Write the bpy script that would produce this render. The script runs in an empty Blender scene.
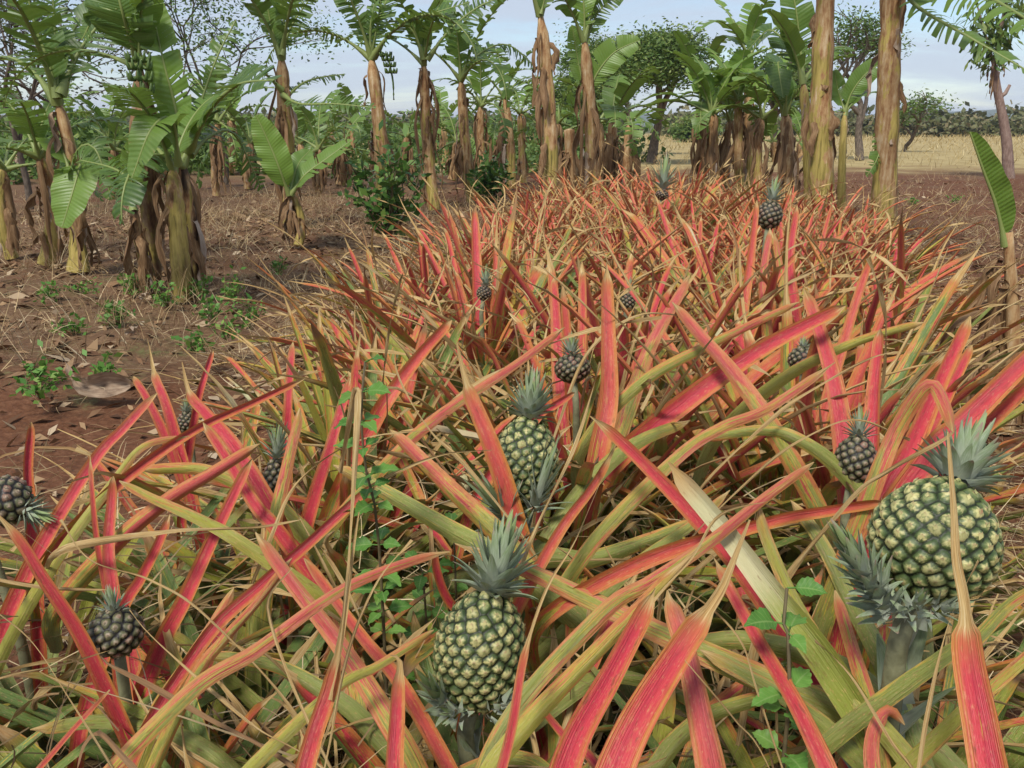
import bpy, math, random
import numpy as np
from mathutils import Vector
rng = np.random.default_rng(7)
random.seed(7)
SC = bpy.context.scene
COL = SC.collection
PI = math.pi
R = math.radians
U = rng.uniform

# ------------------------------------------------------------------ camera
CAMH, PITCH, FPX = 1.35, R(16.3), 887.0
FW = np.array((0, math.cos(PITCH), -math.sin(PITCH)))
UPV = np.array((0, math.sin(PITCH), math.cos(PITCH)))
EYE = np.array((0, 0, CAMH))


def P(px, py, d):
    return EYE + d * (FW + np.array((1., 0, 0)) * (px - 512) / FPX - UPV * (py - 384) / FPX)


def proj(p):
    q = np.asarray(p) - EYE
    d = q @ FW
    dd = np.maximum(d, 1e-3)
    return 512 + FPX * q[..., 0] / dd, 384 - FPX * (q @ UPV) / dd, d


def ground(px, py, z=0.):
    r = P(px, py, 1.) - EYE
    return EYE + r * ((z - CAMH) / r[2])


def at_y(px, py, Y):
    r = P(px, py, 1.) - EYE
    return EYE + r * (Y / r[1])


# ------------------------------------------------------------------ mesh builder
class MB:
    def __init__(s):
        s.v, s.f, s.a, s.b, s.n = [], [], [], [], 0

    def grid(s, Pm, A=None, B=None, close=False):
        n, m = Pm.shape[:2]
        idx = np.arange(n * m).reshape(n, m) + s.n
        if close:
            nx = np.roll(idx, -1, 1)
            q = np.stack([idx[:-1], nx[:-1], nx[1:], idx[1:]], -1).reshape(-1, 4)
        else:
            q = np.stack([idx[:-1, :-1], idx[:-1, 1:], idx[1:, 1:], idx[1:, :-1]], -1).reshape(-1, 4)
        s._add(Pm.reshape(-1, 3), q, A, B, n * m)

    def _add(s, V, q, A, B, k):
        s.v.append(np.asarray(V, float)); s.f.append(np.asarray(q, np.int64))
        for lst, X in ((s.a, A), (s.b, B)):
            X = np.zeros(4) if X is None else np.asarray(X, float)
            lst.append(X.reshape(k, 4).copy() if X.size == 4 * k else np.tile(X.reshape(1, 4), (k, 1)))
        s.n += k

    def raw(s, V, q, A=None, B=None):
        V = np.asarray(V, float)
        s._add(V, np.asarray(q, np.int64) + s.n, A, B, len(V))

    def tube(s, pts, rad, sides=8, A=None, cap=True, bump=0.):
        pts = np.asarray(pts, float); n = len(pts)
        rad = np.broadcast_to(np.asarray(rad, float), (n,))
        T = np.gradient(pts, axis=0); T /= np.linalg.norm(T, axis=1, keepdims=True) + 1e-9
        ref = np.array((0.3, 1, 0.1)) if abs(T[0][2]) > .7 else np.array((0, 0, 1.))
        X = np.cross(T, ref); X /= np.linalg.norm(X, axis=1, keepdims=True) + 1e-9
        Y = np.cross(T, X)
        an = np.arange(sides) * 2 * PI / sides
        rr = rad[:, None] * (1 + bump * .5 * rng.normal(size=(n, sides)) + bump * rng.normal(size=(1, sides)))
        G = pts[:, None] + rr[..., None] * (X[:, None] * np.cos(an)[None, :, None] + Y[:, None] * np.sin(an)[None, :, None])
        if cap:
            G = np.concatenate([G, np.repeat(G[-1].mean(0)[None, None], sides, 1) + T[-1] * rad[-1] * .3], 0)
            n += 1
        if A is None:
            t = np.linspace(0, 1, n)
            A = np.zeros((n, sides, 4)); A[..., 0] = t[:, None]; A[..., 1] = (np.arange(sides) / sides)[None]; A[..., 2] = U()
        elif A.size == 4:
            A = np.tile(A.reshape(1, 1, 4), (n, sides, 1))
        s.grid(G, A, None, True)

    def build(s, name, mat, parent=None, loc=None, smooth=True):
        me = bpy.data.meshes.new(name)
        V = np.concatenate(s.v); F = np.concatenate(s.f)
        if loc is not None: V = V - np.asarray(loc)
        nv, nf = len(V), len(F)
        me.vertices.add(nv); me.vertices.foreach_set('co', V.astype(np.float32).ravel())
        me.loops.add(nf * 4); me.loops.foreach_set('vertex_index', F.astype(np.int32).ravel())
        me.polygons.add(nf)
        me.polygons.foreach_set('loop_start', np.arange(0, nf * 4, 4, dtype=np.int32))
        me.polygons.foreach_set('use_smooth', np.full(nf, smooth))
        for nm, arr in (('A', s.a), ('B', s.b)):
            at = me.attributes.new(nm, 'FLOAT_COLOR', 'POINT')
            at.data.foreach_set('color', np.concatenate(arr).astype(np.float32).ravel())
        me.update(calc_edges=True); me.validate()
        me.materials.append(mat)
        return mkobj(name, me, parent)


def mkobj(name, me, parent=None):
    o = bpy.data.objects.new(name, me); COL.objects.link(o)
    if parent is not None: o.parent = parent
    return o


def tag(o, label=None, cat=None, group=None, kind=None):
    if label: o['label'] = label
    if cat: o['category'] = cat
    if group: o['group'] = group
    if kind: o['kind'] = kind
    return o


def thing(name, loc, label, cat, group=None):
    o = mkobj(name, None); o.location = Vector([float(c) for c in loc]); o.empty_display_size = .05
    return tag(o, label, cat, group)


def nrm(v):
    v = np.asarray(v, float); return v / (np.linalg.norm(v, axis=-1, keepdims=True) + 1e-12)


# ------------------------------------------------------------------ node helpers
class NT:
    def __init__(s, name):
        s.m = bpy.data.materials.new(name); s.m.use_nodes = True
        s.t = s.m.node_tree; s.t.nodes.clear(); s.out = s.n('ShaderNodeOutputMaterial')

    def n(s, typ, **k):
        x = s.t.nodes.new(typ)
        for a, b in k.items(): setattr(x, a, b)
        return x

    def put(s, sock, v):
        if isinstance(v, bpy.types.NodeSocket): s.t.links.new(v, sock)
        elif v is not None:
            if hasattr(sock.default_value, '__len__') and not hasattr(v, '__len__'): v = (v,) * len(sock.default_value)
            if hasattr(sock.default_value, '__len__') and len(v) == 3 and len(sock.default_value) == 4: v = (*v, 1)
            sock.default_value = v

    def math(s, op, a, b=None, c=None, clamp=False):
        x = s.n('ShaderNodeMath', operation=op, use_clamp=clamp)
        for i, v in enumerate((a, b, c)): s.put(x.inputs[i], v)
        return x.outputs[0]

    def add(s, a, b): return s.math('ADD', a, b)
    def mul(s, a, b): return s.math('MULTIPLY', a, b)
    def sub(s, a, b): return s.math('SUBTRACT', a, b)

    def sm(s, v, lo, hi, a=0., b=1.):
        x = s.n('ShaderNodeMapRange', interpolation_type='SMOOTHSTEP')
        for i, q in zip((0, 1, 2, 3, 4), (v, lo, hi, a, b)): s.put(x.inputs[i], q)
        return x.outputs[0]

    def mix(s, f, a, b, mode='MIX'):
        x = s.n('ShaderNodeMix', data_type='RGBA', blend_type=mode)
        s.put(x.inputs[0], f); s.put(x.inputs[6], a); s.put(x.inputs[7], b)
        return x.outputs[2]

    def attr(s, nm):
        x = s.n('ShaderNodeAttribute', attribute_name=nm); y = s.n('ShaderNodeSeparateColor')
        s.t.links.new(x.outputs['Color'], y.inputs[0])
        return (*y.outputs[:3], x.outputs['Alpha'])

    def vec(s, x, y, z):
        c = s.n('ShaderNodeCombineXYZ')
        for i, v in enumerate((x, y, z)): s.put(c.inputs[i], v)
        return c.outputs[0]

    def noise(s, v, scale, detail=3., rough=.55, dist=0., out=0):
        x = s.n('ShaderNodeTexNoise')
        if v is not None: s.put(x.inputs['Vector'], v)
        for k, q in (('Scale', scale), ('Detail', detail), ('Roughness', rough), ('Distortion', dist)): s.put(x.inputs[k], q)
        return x.outputs[out]

    def ramp(s, f, stops, interp='LINEAR'):
        x = s.n('ShaderNodeValToRGB'); e = x.color_ramp.elements; x.color_ramp.interpolation = interp
        while len(e) < len(stops): e.new(.5)
        for q, (p, c) in zip(e, stops): q.position = p; q.color = (*c, 1)
        s.put(x.inputs[0], f); return x.outputs[0]

    def geo(s, nm='Position'): return s.n('ShaderNodeNewGeometry').outputs[nm]
    def obj(s): return s.n('ShaderNodeTexCoord').outputs['Object']
    def rnd(s): return s.n('ShaderNodeObjectInfo').outputs['Random']

    def bump(s, h, strength=.3, dist=.01):
        x = s.n('ShaderNodeBump'); s.put(x.inputs['Height'], h); s.put(x.inputs['Strength'], strength); s.put(x.inputs['Distance'], dist)
        return x.outputs[0]

    def finish(s, col, rough=.5, spec=.5, normal=None, trans=0., tcol=None):
        b = s.n('ShaderNodeBsdfPrincipled')
        s.put(b.inputs['Base Color'], col); s.put(b.inputs['Roughness'], rough); s.put(b.inputs['Specular IOR Level'], spec)
        if normal is not None: s.put(b.inputs['Normal'], normal)
        sh = b.outputs[0]
        if trans:
            t = s.n('ShaderNodeBsdfTranslucent'); s.put(t.inputs[0], tcol if tcol is not None else col)
            mx = s.n('ShaderNodeMixShader'); s.put(mx.inputs[0], trans); s.t.links.new(sh, mx.inputs[1]); s.t.links.new(t.outputs[0], mx.inputs[2])
            sh = mx.outputs[0]
        s.t.links.new(sh, s.out.inputs[0])
        return s.m


# ------------------------------------------------------------------ materials
def m_pine_leaf():
    k = NT('pineapple_leaf')
    t, sx, rn, red = k.attr('A'); td, dry, hue, var = k.attr('B')
    e = k.math('ABSOLUTE', k.sub(k.mul(sx, 2), 1))
    off = k.mul(rn, 37.)
    fine = k.noise(k.vec(k.mul(sx, 9.), k.mul(t, 5.), off), 2.2, 4, .6)
    streak = k.noise(k.vec(k.mul(sx, 14.), k.mul(t, .9), off), 1.6, 3, .6)
    blot = k.noise(k.vec(k.mul(sx, 1.6), k.mul(t, 6.), off), 1.5, 3, .6)
    speck = k.noise(k.vec(k.mul(sx, 8.), k.mul(t, 60.), off), 1.8, 2, .6)
    tt = k.add(t, k.mul(k.sub(blot, .5), .22))
    green = k.mix(hue, (.12, .20, .045), (.36, .35, .04))
    green = k.mix(k.sm(t, .0, .45), (.15, .19, .085), green)
    green = k.mix(k.mul(k.sm(fine, .45, .8), .4), green, (.40, .42, .12))
    m = k.add(k.mul(red, 1.5), k.mul(tt, .95))
    m = k.add(m, k.mul(k.math('POWER', e, 2.2), .42))
    m = k.add(m, k.mul(k.sub(streak, .5), 1.5))
    m = k.add(m, k.mul(k.sub(blot, .5), 1.5))
    m = k.sub(m, 1.13)
    crim = k.mix(hue, (.60, .048, .072), (.59, .125, .06))
    crim = k.mix(k.mul(k.sm(streak, .5, .75), .6), crim, (.48, .02, .065))
    crim = k.mix(k.mul(k.sm(fine, .52, .8), .45), crim, (.64, .16, .11))
    mm = k.sm(m, .0, .58)
    warm = k.ramp(mm, [(0, (.24, .25, .04)), (.38, (.52, .42, .05)), (.68, (.54, .25, .05)), (1., (.58, .11, .06))])
    c = k.mix(k.sm(mm, .0, .25), green, warm)
    c = k.mix(k.sm(mm, .45, .95), c, crim)
    # yellow-orange margins on the red leaves
    edge = k.mul(k.mul(k.sm(e, .42, .85), k.sm(mm, .45, .9)), k.sm(streak, .32, .6, .15, .85))
    c = k.mix(edge, c, (.56, .27, .045))
    c = k.mix(k.mul(k.sm(e, .955, .995), .5), c, (.30, .14, .06))
    # scurfy bloom on the lower face
    back = k.geo('Backfacing')
    c = k.mix(k.mul(back, k.sm(fine, .3, .8, .02, .14)), c, (.55, .36, .28))
    c = k.mix(k.mul(k.sm(speck, .56, .74), .5), c, (.66, .36, .17))
    mott = k.noise(k.vec(k.mul(sx, 3.), k.mul(t, 22.), off), 1.7, 4, .7)
    c = k.mix(k.mul(k.sm(mott, .54, .72), k.mul(k.sm(mm, .3, .8), .5)), c, (.60, .27, .10))
    c = k.mix(k.mul(k.sm(mott, .46, .3), .35), c, (.22, .05, .035))
    # pale faded patches
    c = k.mix(k.mul(k.sm(var, .86, .9), k.mul(k.sm(k.add(t, k.mul(k.sub(streak, .5), .1)), .70, .80), .85)), c, (.60, .55, .32))
    sp2 = k.noise(k.vec(k.mul(sx, 4.), k.mul(t, 16.), off), 1.5, 3, .65)
    c = k.mix(k.mul(k.sm(sp2, .60, .70), .6), c, (.19, .075, .03))
    c = k.mix(k.mul(k.sm(e, .35, .0), k.mul(k.sm(mm, .5, .9), .35)), c, (.34, .015, .05))
    # dried end and dead leaves
    dm = k.sm(k.add(t, k.mul(k.sub(streak, .5), .05)), k.sub(td, .012), k.add(td, .012))
    pre = k.sm(t, k.sub(td, .06), td)
    c = k.mix(k.mul(pre, .5), c, (.50, .22, .05))
    dm = k.math('MAXIMUM', dm, dry)
    dn = k.noise(k.vec(k.mul(sx, 6.), k.mul(t, 9.), off), 1.3, 4, .6)
    dc = k.ramp(dn, [(.22, (.22, .11, .045)), (.42, (.50, .31, .11)), (.58, (.62, .45, .20)), (.75, (.74, .62, .38))])
    dc = k.mix(k.sm(var, .0, .4, .8, 0.), dc, (.25, .12, .055), 'MIX')
    c = k.mix(dm, c, dc)
    rough = k.sm(dm, 0, 1, .44, .8)
    nb = k.bump(k.add(streak, k.mul(fine, .9)), .6, .005)
    return k.finish(c, rough, .45, nb, .14)


def m_crown_leaf():
    k = NT('fruit_crown_leaf')
    t, sx, rn, q = k.attr('A')
    nz = k.noise(k.vec(k.mul(sx, 5.), k.mul(t, 2.), k.mul(rn, 31.)), 2., 3)
    c = k.mix(k.sm(t, .1, .8), (.34, .37, .30), (.22, .30, .14))
    c = k.mix(k.sm(nz, .35, .75), c, (.38, .43, .30))
    c = k.mix(k.mul(k.sm(q, .6, .9), .75), c, (.24, .32, .09))
    c = k.mix(k.mul(k.sm(t, .72, 1.), k.sm(rn, .2, .9)), c, (.36, .25, .19))
    return k.finish(c, .55, .3, k.bump(nz, .3, .003), .08)


def m_fruit(name, ripe):
    k = NT(name)
    ed, lx, ly, rn = k.attr('A'); u, dist, _, _ = k.attr('B')
    pos = k.obj()
    n1 = k.noise(pos, 260, 3, .6); n2 = k.noise(pos, 90, 3, .6)
    ang = k.math('ARCTAN2', lx, ly)
    star = k.math('SINE', k.add(k.mul(ang, k.math('FLOOR', k.add(4., k.mul(rn, 4.)))), k.mul(rn, 20.)))
    if ripe:
        rim = k.mix(k.sm(n2, .3, .7), (.04, .07, .02), (.085, .12, .035))
        top = k.mix(k.sm(n1, .3, .7), (.15, .185, .06), (.27, .29, .11))
        top = k.mix(k.sm(ly, .05, .35), top, (.10, .125, .06))
        c = k.mix(k.sm(ed, .22, .6), rim, top)
        cream = k.add(k.sub(.57, dist), k.mul(star, .09))
        cream = k.add(cream, k.mul(ly, -.34))
        cream = k.add(cream, k.mul(k.sub(n1, .5), .55))
        cream = k.add(cream, k.mul(k.sub(n2, .5), .9))
        cream = k.add(cream, k.mul(k.sub(rn, .5), .35))
        c = k.mix(k.sm(cream, .12, .5, 0., .9), c, (.58, .52, .22))
        c = k.mix(k.mul(k.sm(dist, .2, .06), .75), c, (.33, .20, .12))
        c = k.mix(k.mul(k.sm(rn, .72, .95), .45), c, (.16, .18, .07))
        c = k.mix(k.mul(k.sm(n2, .6, .75), k.sm(rn, .8, .86)), c, (.30, .16, .08))
        c = k.mix(k.sm(ed, .24, .06), c, (.018, .024, .008))
    else:
        c = k.mix(k.sm(n2, .3, .7), (.07, .04, .03), (.11, .10, .045))
        c = k.mix(k.mul(k.sm(k.rnd(), .3, .8), .5), c, (.10, .12, .045))
        c = k.mix(k.mul(k.sm(rn, .75, .9), .5), c, (.30, .10, .09))
        c = k.mix(k.sm(k.add(dist, k.mul(k.sub(n1, .5), .3)), .36, .10), c, (.32, .24, .16))
        c = k.mix(k.mul(k.sm(dist, .16, .05), .8), c, (.12, .05, .045))
        c = k.mix(k.sm(ed, .36, .1), c, (.012, .009, .007))
    return k.finish(c, .5, .4, k.bump(n1, .35, .0015))


def m_simple(name, stops, scale=8., rough=.7, trans=0., stretch=(1, 1, 1), bump=.3, bdist=.01, spec=.3):
    k = NT(name)
    mp = k.n('ShaderNodeMapping'); k.put(mp.inputs[0], k.obj()); mp.inputs['Scale'].default_value = stretch
    n1 = k.noise(mp.outputs[0], scale, 5, .62)
    return k.finish(k.ramp(n1, stops), rough, spec, k.bump(n1, bump, bdist) if bump else None, trans)


def m_banana_leaf():
    k = NT('banana_leaf')
    t, s_, rn, tone = k.attr('A')
    ribs = k.math('SINE', k.mul(t, 190.))
    n1 = k.noise(k.vec(k.mul(t, 12.), k.mul(s_, 2.), k.mul(rn, 20.)), 1.6, 4, .6)
    c = k.mix(tone, (.055, .115, .022), (.19, .31, .045))
    c = k.mix(k.mul(k.sm(n1, .45, .8), .5), c, (.20, .26, .06))
    c = k.mix(k.mul(k.sm(ribs, -.2, 1.), .22), c, (.20, .30, .08))
    c = k.mix(k.sm(s_, .085, .03), c, (.30, .36, .11))
    brown = k.add(k.mul(s_, .75), k.mul(k.sub(n1, .5), 1.4))
    c = k.mix(k.mul(k.sm(brown, .80, 1.05), k.sm(rn, .1, .9, .2, 1.)), c, (.33, .21, .08))
    return k.finish(c, .42, .45, k.bump(ribs, .25, .004), .3, k.mix(.5, c, (.26, .38, .05)))


def m_dead_leaf():
    k = NT('dead_banana_leaf')
    t, s_, rn, tone = k.attr('A')
    n1 = k.noise(k.vec(k.mul(t, 5.), k.mul(s_, 7.), k.mul(rn, 30.)), 1.6, 4, .6)
    c = k.ramp(n1, [(.25, (.10, .055, .028)), (.5, (.25, .145, .07)), (.75, (.40, .27, .145))])
    c = k.mix(k.sm(tone, .6, 1.), c, k.ramp(n1, [(.3, (.34, .25, .18)), (.7, (.62, .52, .42))]))
    return k.finish(c, .75, .2, k.bump(n1, .4, .01), .15)


def m_banana_trunk():
    k = NT('banana_trunk')
    t, s_, rn, tone = k.attr('A')
    o = k.obj(); sp = k.n('ShaderNodeSeparateXYZ'); k.put(sp.inputs[0], o)
    x, y, z = sp.outputs
    r = k.mul(rn, 40.)
    st = k.noise(k.vec(k.mul(x, 26.), k.add(k.mul(y, 26.), r), k.mul(z, 1.4)), 1., 4, .65)
    bl = k.noise(k.vec(k.mul(x, 5.), k.add(k.mul(y, 5.), r), k.mul(z, 1.7)), 1.3, 5, .65)
    fl = k.noise(k.vec(k.mul(x, 14.), k.add(k.mul(y, 14.), r), k.mul(z, 6.)), 1.2, 4, .7)
    fresh = k.ramp(st, [(.3, (.12, .10, .03)), (.45, (.31, .24, .06)), (.58, (.44, .34, .10)), (.7, (.30, .19, .08))])
    dead = k.ramp(k.add(k.mul(st, .5), k.mul(fl, .5)), [(.30, (.09, .042, .02)), (.42, (.28, .135, .055)), (.53, (.44, .28, .13)), (.66, (.60, .47, .29))])
    f = k.add(k.add(k.mul(k.sub(bl, .5), 1.7), k.mul(t, .4)), k.mul(tone, .7))
    c = k.mix(k.sm(f, .48, .58), fresh, dead)
    c = k.mix(k.mul(k.attr('B')[0], k.sm(bl, .38, .55)), c, k.ramp(st, [(.4, (.030, .018, .013)), (.62, (.10, .06, .035))]))
    return k.finish(c, .65, .25, k.bump(k.add(st, fl), .5, .012))


def m_leafy(name, c0, c1, c2, trans=.25, rough=.5):
    k = NT(name)
    t, s_, rn, tone = k.attr('A')
    c = k.mix(rn, c0, c1)
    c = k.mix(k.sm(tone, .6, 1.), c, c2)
    v = k.math('ABSOLUTE', k.sub(s_, .5))
    c = k.mix(k.mul(k.sm(v, .07, .0), .5), c, (.30, .42, .14))
    lat = k.math('SINE', k.mul(k.add(t, k.mul(v, -.35)), 52.))
    c = k.mix(k.mul(k.sm(lat, .75, 1.), k.sm(v, .49, .47, 0., .3)), c, (.26, .38, .10))
    return k.finish(c, rough, .3, None, trans)


def m_strand(name, stops):
    k = NT(name)
    t, s_, rn, tone = k.attr('A')
    return k.finish(k.ramp(rn, stops), .75, .2, None, .1)


M = dict(
    pine=m_pine_leaf(), crown=m_crown_leaf(), ripe=m_fruit('ripening_fruit_skin', True), young=m_fruit('unripe_fruit_skin', False),
    stalk=m_simple('fruit_stalk', [(.3, (.13, .13, .07)), (.7, (.25, .25, .14))], 40, .6),
    bleaf=m_banana_leaf(), dead=m_dead_leaf(), btrunk=m_banana_trunk(),
    bark=m_simple('tree_bark', [(.3, (.06, .045, .035)), (.55, (.15, .115, .085)), (.75, (.27, .22, .17))], 7, .85, stretch=(3, 3, 1), bump=.6, bdist=.03),
    palebark=m_simple('pale_trunk_bark', [(.3, (.16, .10, .075)), (.55, (.28, .19, .15)), (.75, (.38, .30, .24))], 6, .85, stretch=(3, 3, 1), bump=.6, bdist=.02),
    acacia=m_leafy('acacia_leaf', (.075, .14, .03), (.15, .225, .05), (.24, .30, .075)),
    olive=m_leafy('dry_acacia_leaf', (.06, .085, .04), (.12, .14, .065), (.2, .2, .1)),
    farbush=m_leafy('scrub_leaf', (.10, .12, .045), (.17, .165, .065), (.25, .20, .10), .2),
    shrub=m_leafy('shrub_leaf', (.04, .10, .022), (.085, .18, .035), (.15, .25, .05), .2, .35),
    weed=m_leafy('weed_leaf', (.07, .19, .03), (.14, .30, .05), (.24, .36, .07), .3),
    stem=m_simple('weed_stem', [(.3, (.07, .05, .03)), (.7, (.15, .12, .05))], 30),
    straw=m_strand('straw', [(0, (.17, .10, .05)), (.35, (.33, .22, .11)), (.7, (.50, .37, .19)), (1, (.66, .54, .34))]),
    litter=m_strand('litter', [(0, (.075, .036, .02)), (.45, (.19, .10, .05)), (.85, (.33, .21, .11)), (1, (.50, .39, .26))]),
    fgrass=m_strand('field_grass', [(0, (.30, .22, .09)), (.6, (.46, .35, .16)), (1, (.60, .49, .27))]),
    banana=m_simple('green_banana', [(.3, (.06, .10, .025)), (.7, (.11, .17, .04))], 20, .45),
)


# ------------------------------------------------------------------ ribbons
def ribbon(mb, C, W, w, N=None, m=5, depth=.35, t0=0., A3=(.5, .5), B=(1, 0, .5, .5), twist=None, wave=0., curl=None):
    """one channelled leaf: centre line C, sideways unit vectors W, half widths w"""
    C = np.asarray(C, float); n = len(C)
    T = nrm(np.gradient(C, axis=0)); W = nrm(W - (W * T).sum(1, keepdims=True) * T)
    N = nrm(np.cross(W, T))
    if twist is not None:
        c, s = np.cos(twist)[:, None], np.sin(twist)[:, None]
        W, N = W * c + N * s, N * c - W * s
    sv = np.linspace(-1, 1, m)
    dep = depth if np.ndim(depth) else np.full(n, depth)
    lift = np.abs(sv)[None, :] ** 1.5 * dep[:, None] * w[:, None]
    G = C[:, None] + W[:, None] * (sv[None, :] * w[:, None] * np.sqrt(np.maximum(.05, 1 - (dep[:, None] * .75) ** 2)))[..., None] + N[:, None] * lift[..., None]
    if wave:
        ph = U(0, 6, 2)
        tt = np.linspace(0, 1, n)[:, None]
        G = G + N[:, None] * (wave * np.abs(sv)[None, :] ** 2 * np.sin(tt * U(14, 26) + ph[0] + sv[None, :] * 1.3))[..., None]
    A = np.empty((n, m, 4)); A[..., 0] = np.linspace(t0, 1, n)[:, None]; A[..., 1] = ((sv + 1) / 2)[None]; A[..., 2] = A3[0]; A[..., 3] = A3[1]
    mb.grid(G, A, np.array(B, float))


def smooth(x, a, b):
    x = np.clip((x - a) / (b - a), 0, 1); return x * x * (3 - 2 * x)


def leaf_width(t, td, wmax):
    """half width along a pineapple leaf: clasping base, broad middle, dried thread at the end"""
    w = wmax * (.78 + .22 * smooth(t, 0, .22)) * (1 - .42 * smooth(t, .45, 1.02)) * np.sqrt(np.clip((1.02 - t) / .07, 0, 1))
    dryw = wmax * (.34 - .22 * smooth(t, td, 1.)) * np.sqrt(np.clip((1.01 - t) / .04, 0, 1))
    k = smooth(t, td - .012, td + .02)
    return np.maximum(w * (1 - k) + np.minimum(w, dryw) * k, .0006)


def rand_leaf(mb, base, az, el, L, wmax, droop, red, td, hue, dry=0, side=0, kink=0, n=14, m=5, var=None):
    t = np.linspace(0, 1, n)
    e = el - droop * t ** 1.6 - kink * smooth(t, td - .06, 1.05)
    a = az + side * t ** 1.5
    if td < .95: a = a + smooth(t, td, 1.) * U(-.5, .5)
    d = np.stack([np.cos(e) * np.cos(a), np.cos(e) * np.sin(a), np.sin(e)], 1)
    C = np.asarray(base) + np.concatenate([[np.zeros(3)], np.cumsum((d[1:] + d[:-1]) / 2, 0)]) * L / (n - 1)
    W = np.stack([np.sin(a), -np.cos(a), 0 * a], 1)
    dep = U(.45, .7) + .1 * t
    dep = np.where(t > td, .8, dep) if not dry else np.full(n, U(.1, .5))
    ribbon(mb, C, W, leaf_width(t, td, wmax), m=m, depth=dep, A3=(U(), red), B=(td, dry, hue, U(0, .85) if var is None else var),
           twist=np.cumsum(np.full(n, U(-.5, .5) / n)) + (smooth(t, td, 1) * U(-2, 2)), wave=.0012 if not dry else .006)
    return C


def plant_leaves(scale=1., nleaf=34, redness=.5, keep=None, base=(0, 0, 0), n=14, m=5, low=False, dryfrac=.16, drytip=.55, threads=5, wmul=1.):
    """one rosette -> (foliage MB, dry MB)"""
    fol, dr = MB(), MB()
    az0 = U(0, 6.28)
    for i in range(nleaf):
        f = (i + .5) / nleaf                       # 0 outer/old .. 1 inner/young
        az = az0 + i * 2.39996 + U(-.25, .25)
        el = R(14 + 60 * f ** .85) + U(-.2, .2)
        L = scale * (U(.62, .88) + .28 * math.sin(PI * min(1, f * 1.15)) - (.12 if f > .85 else 0))
        wmax = wmul * scale * U(.0165, .0245)
        droop = U(.05, .75) * (1.25 - .7 * f)
        red = np.clip(redness + (f - .45) * .95 + U(-.38, .38), 0, 1)
        td = U(.5, .84) if U() < drytip else U(.88, .95)
        kink = U(.2, 1.2) if U() < .35 else U(-.2, .3)
        hue = U() ** 1.5
        if low: L *= .84; el *= .82; red -= .2
        b = np.asarray(base) + np.array((math.cos(az), math.sin(az), 0)) * .03 * scale + np.array((0, 0, .04 + .16 * f * scale))
        tmp = MB()
        isdry = f < dryfrac and U() < .8
        if isdry:
            C = rand_leaf(tmp, b, az, el * .8, L * U(.6, .95), wmax * U(.35, .7), droop + U(.3, 1.), red, .97, hue, 1, U(-.6, .6), n=n, m=m)
        else:
            C = rand_leaf(tmp, b, az, el, L, wmax, droop, red, td, hue, 0, U(-.22, .22), kink, n=n, m=m, var=1. if U() < .025 else None)
        if keep is not None and not keep(C): continue
        tgt = dr if isdry else fol
        for V, Fq, Aq, Bq in zip(tmp.v, tmp.f, tmp.a, tmp.b): tgt.raw(V, Fq, Aq, Bq)
    for i in range(threads):          # long dried leaf ends, thin and arching
        az = U(0, 6.28)
        b = np.asarray(base) + np.array((math.cos(az), math.sin(az), 0)) * U(.02, .3) * scale + np.array((0, 0, U(.1, .6) * scale * (.6 if low else 1)))
        tmp = MB()
        C = rand_leaf(tmp, b, az + U(-.8, .8), R(U(10, 75)), scale * U(.35, .85), scale * U(.002, .005), U(.4, 2.), 0, .97, U(), 1, U(-1.2, 1.2), n=n, m=3, var=U(.3, .8))
        if keep is not None and not keep(C): continue
        for V, Fq, Aq, Bq in zip(tmp.v, tmp.f, tmp.a, tmp.b): dr.raw(V, Fq, Aq, Bq)
    return fol, dr


# ------------------------------------------------------------------ fruit
def basis(axis):
    z = nrm(axis); x = nrm(np.cross(np.array((0, 1., .2)), z)); y = np.cross(z, x)
    return np.stack([x, y, z], 1)


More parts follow.
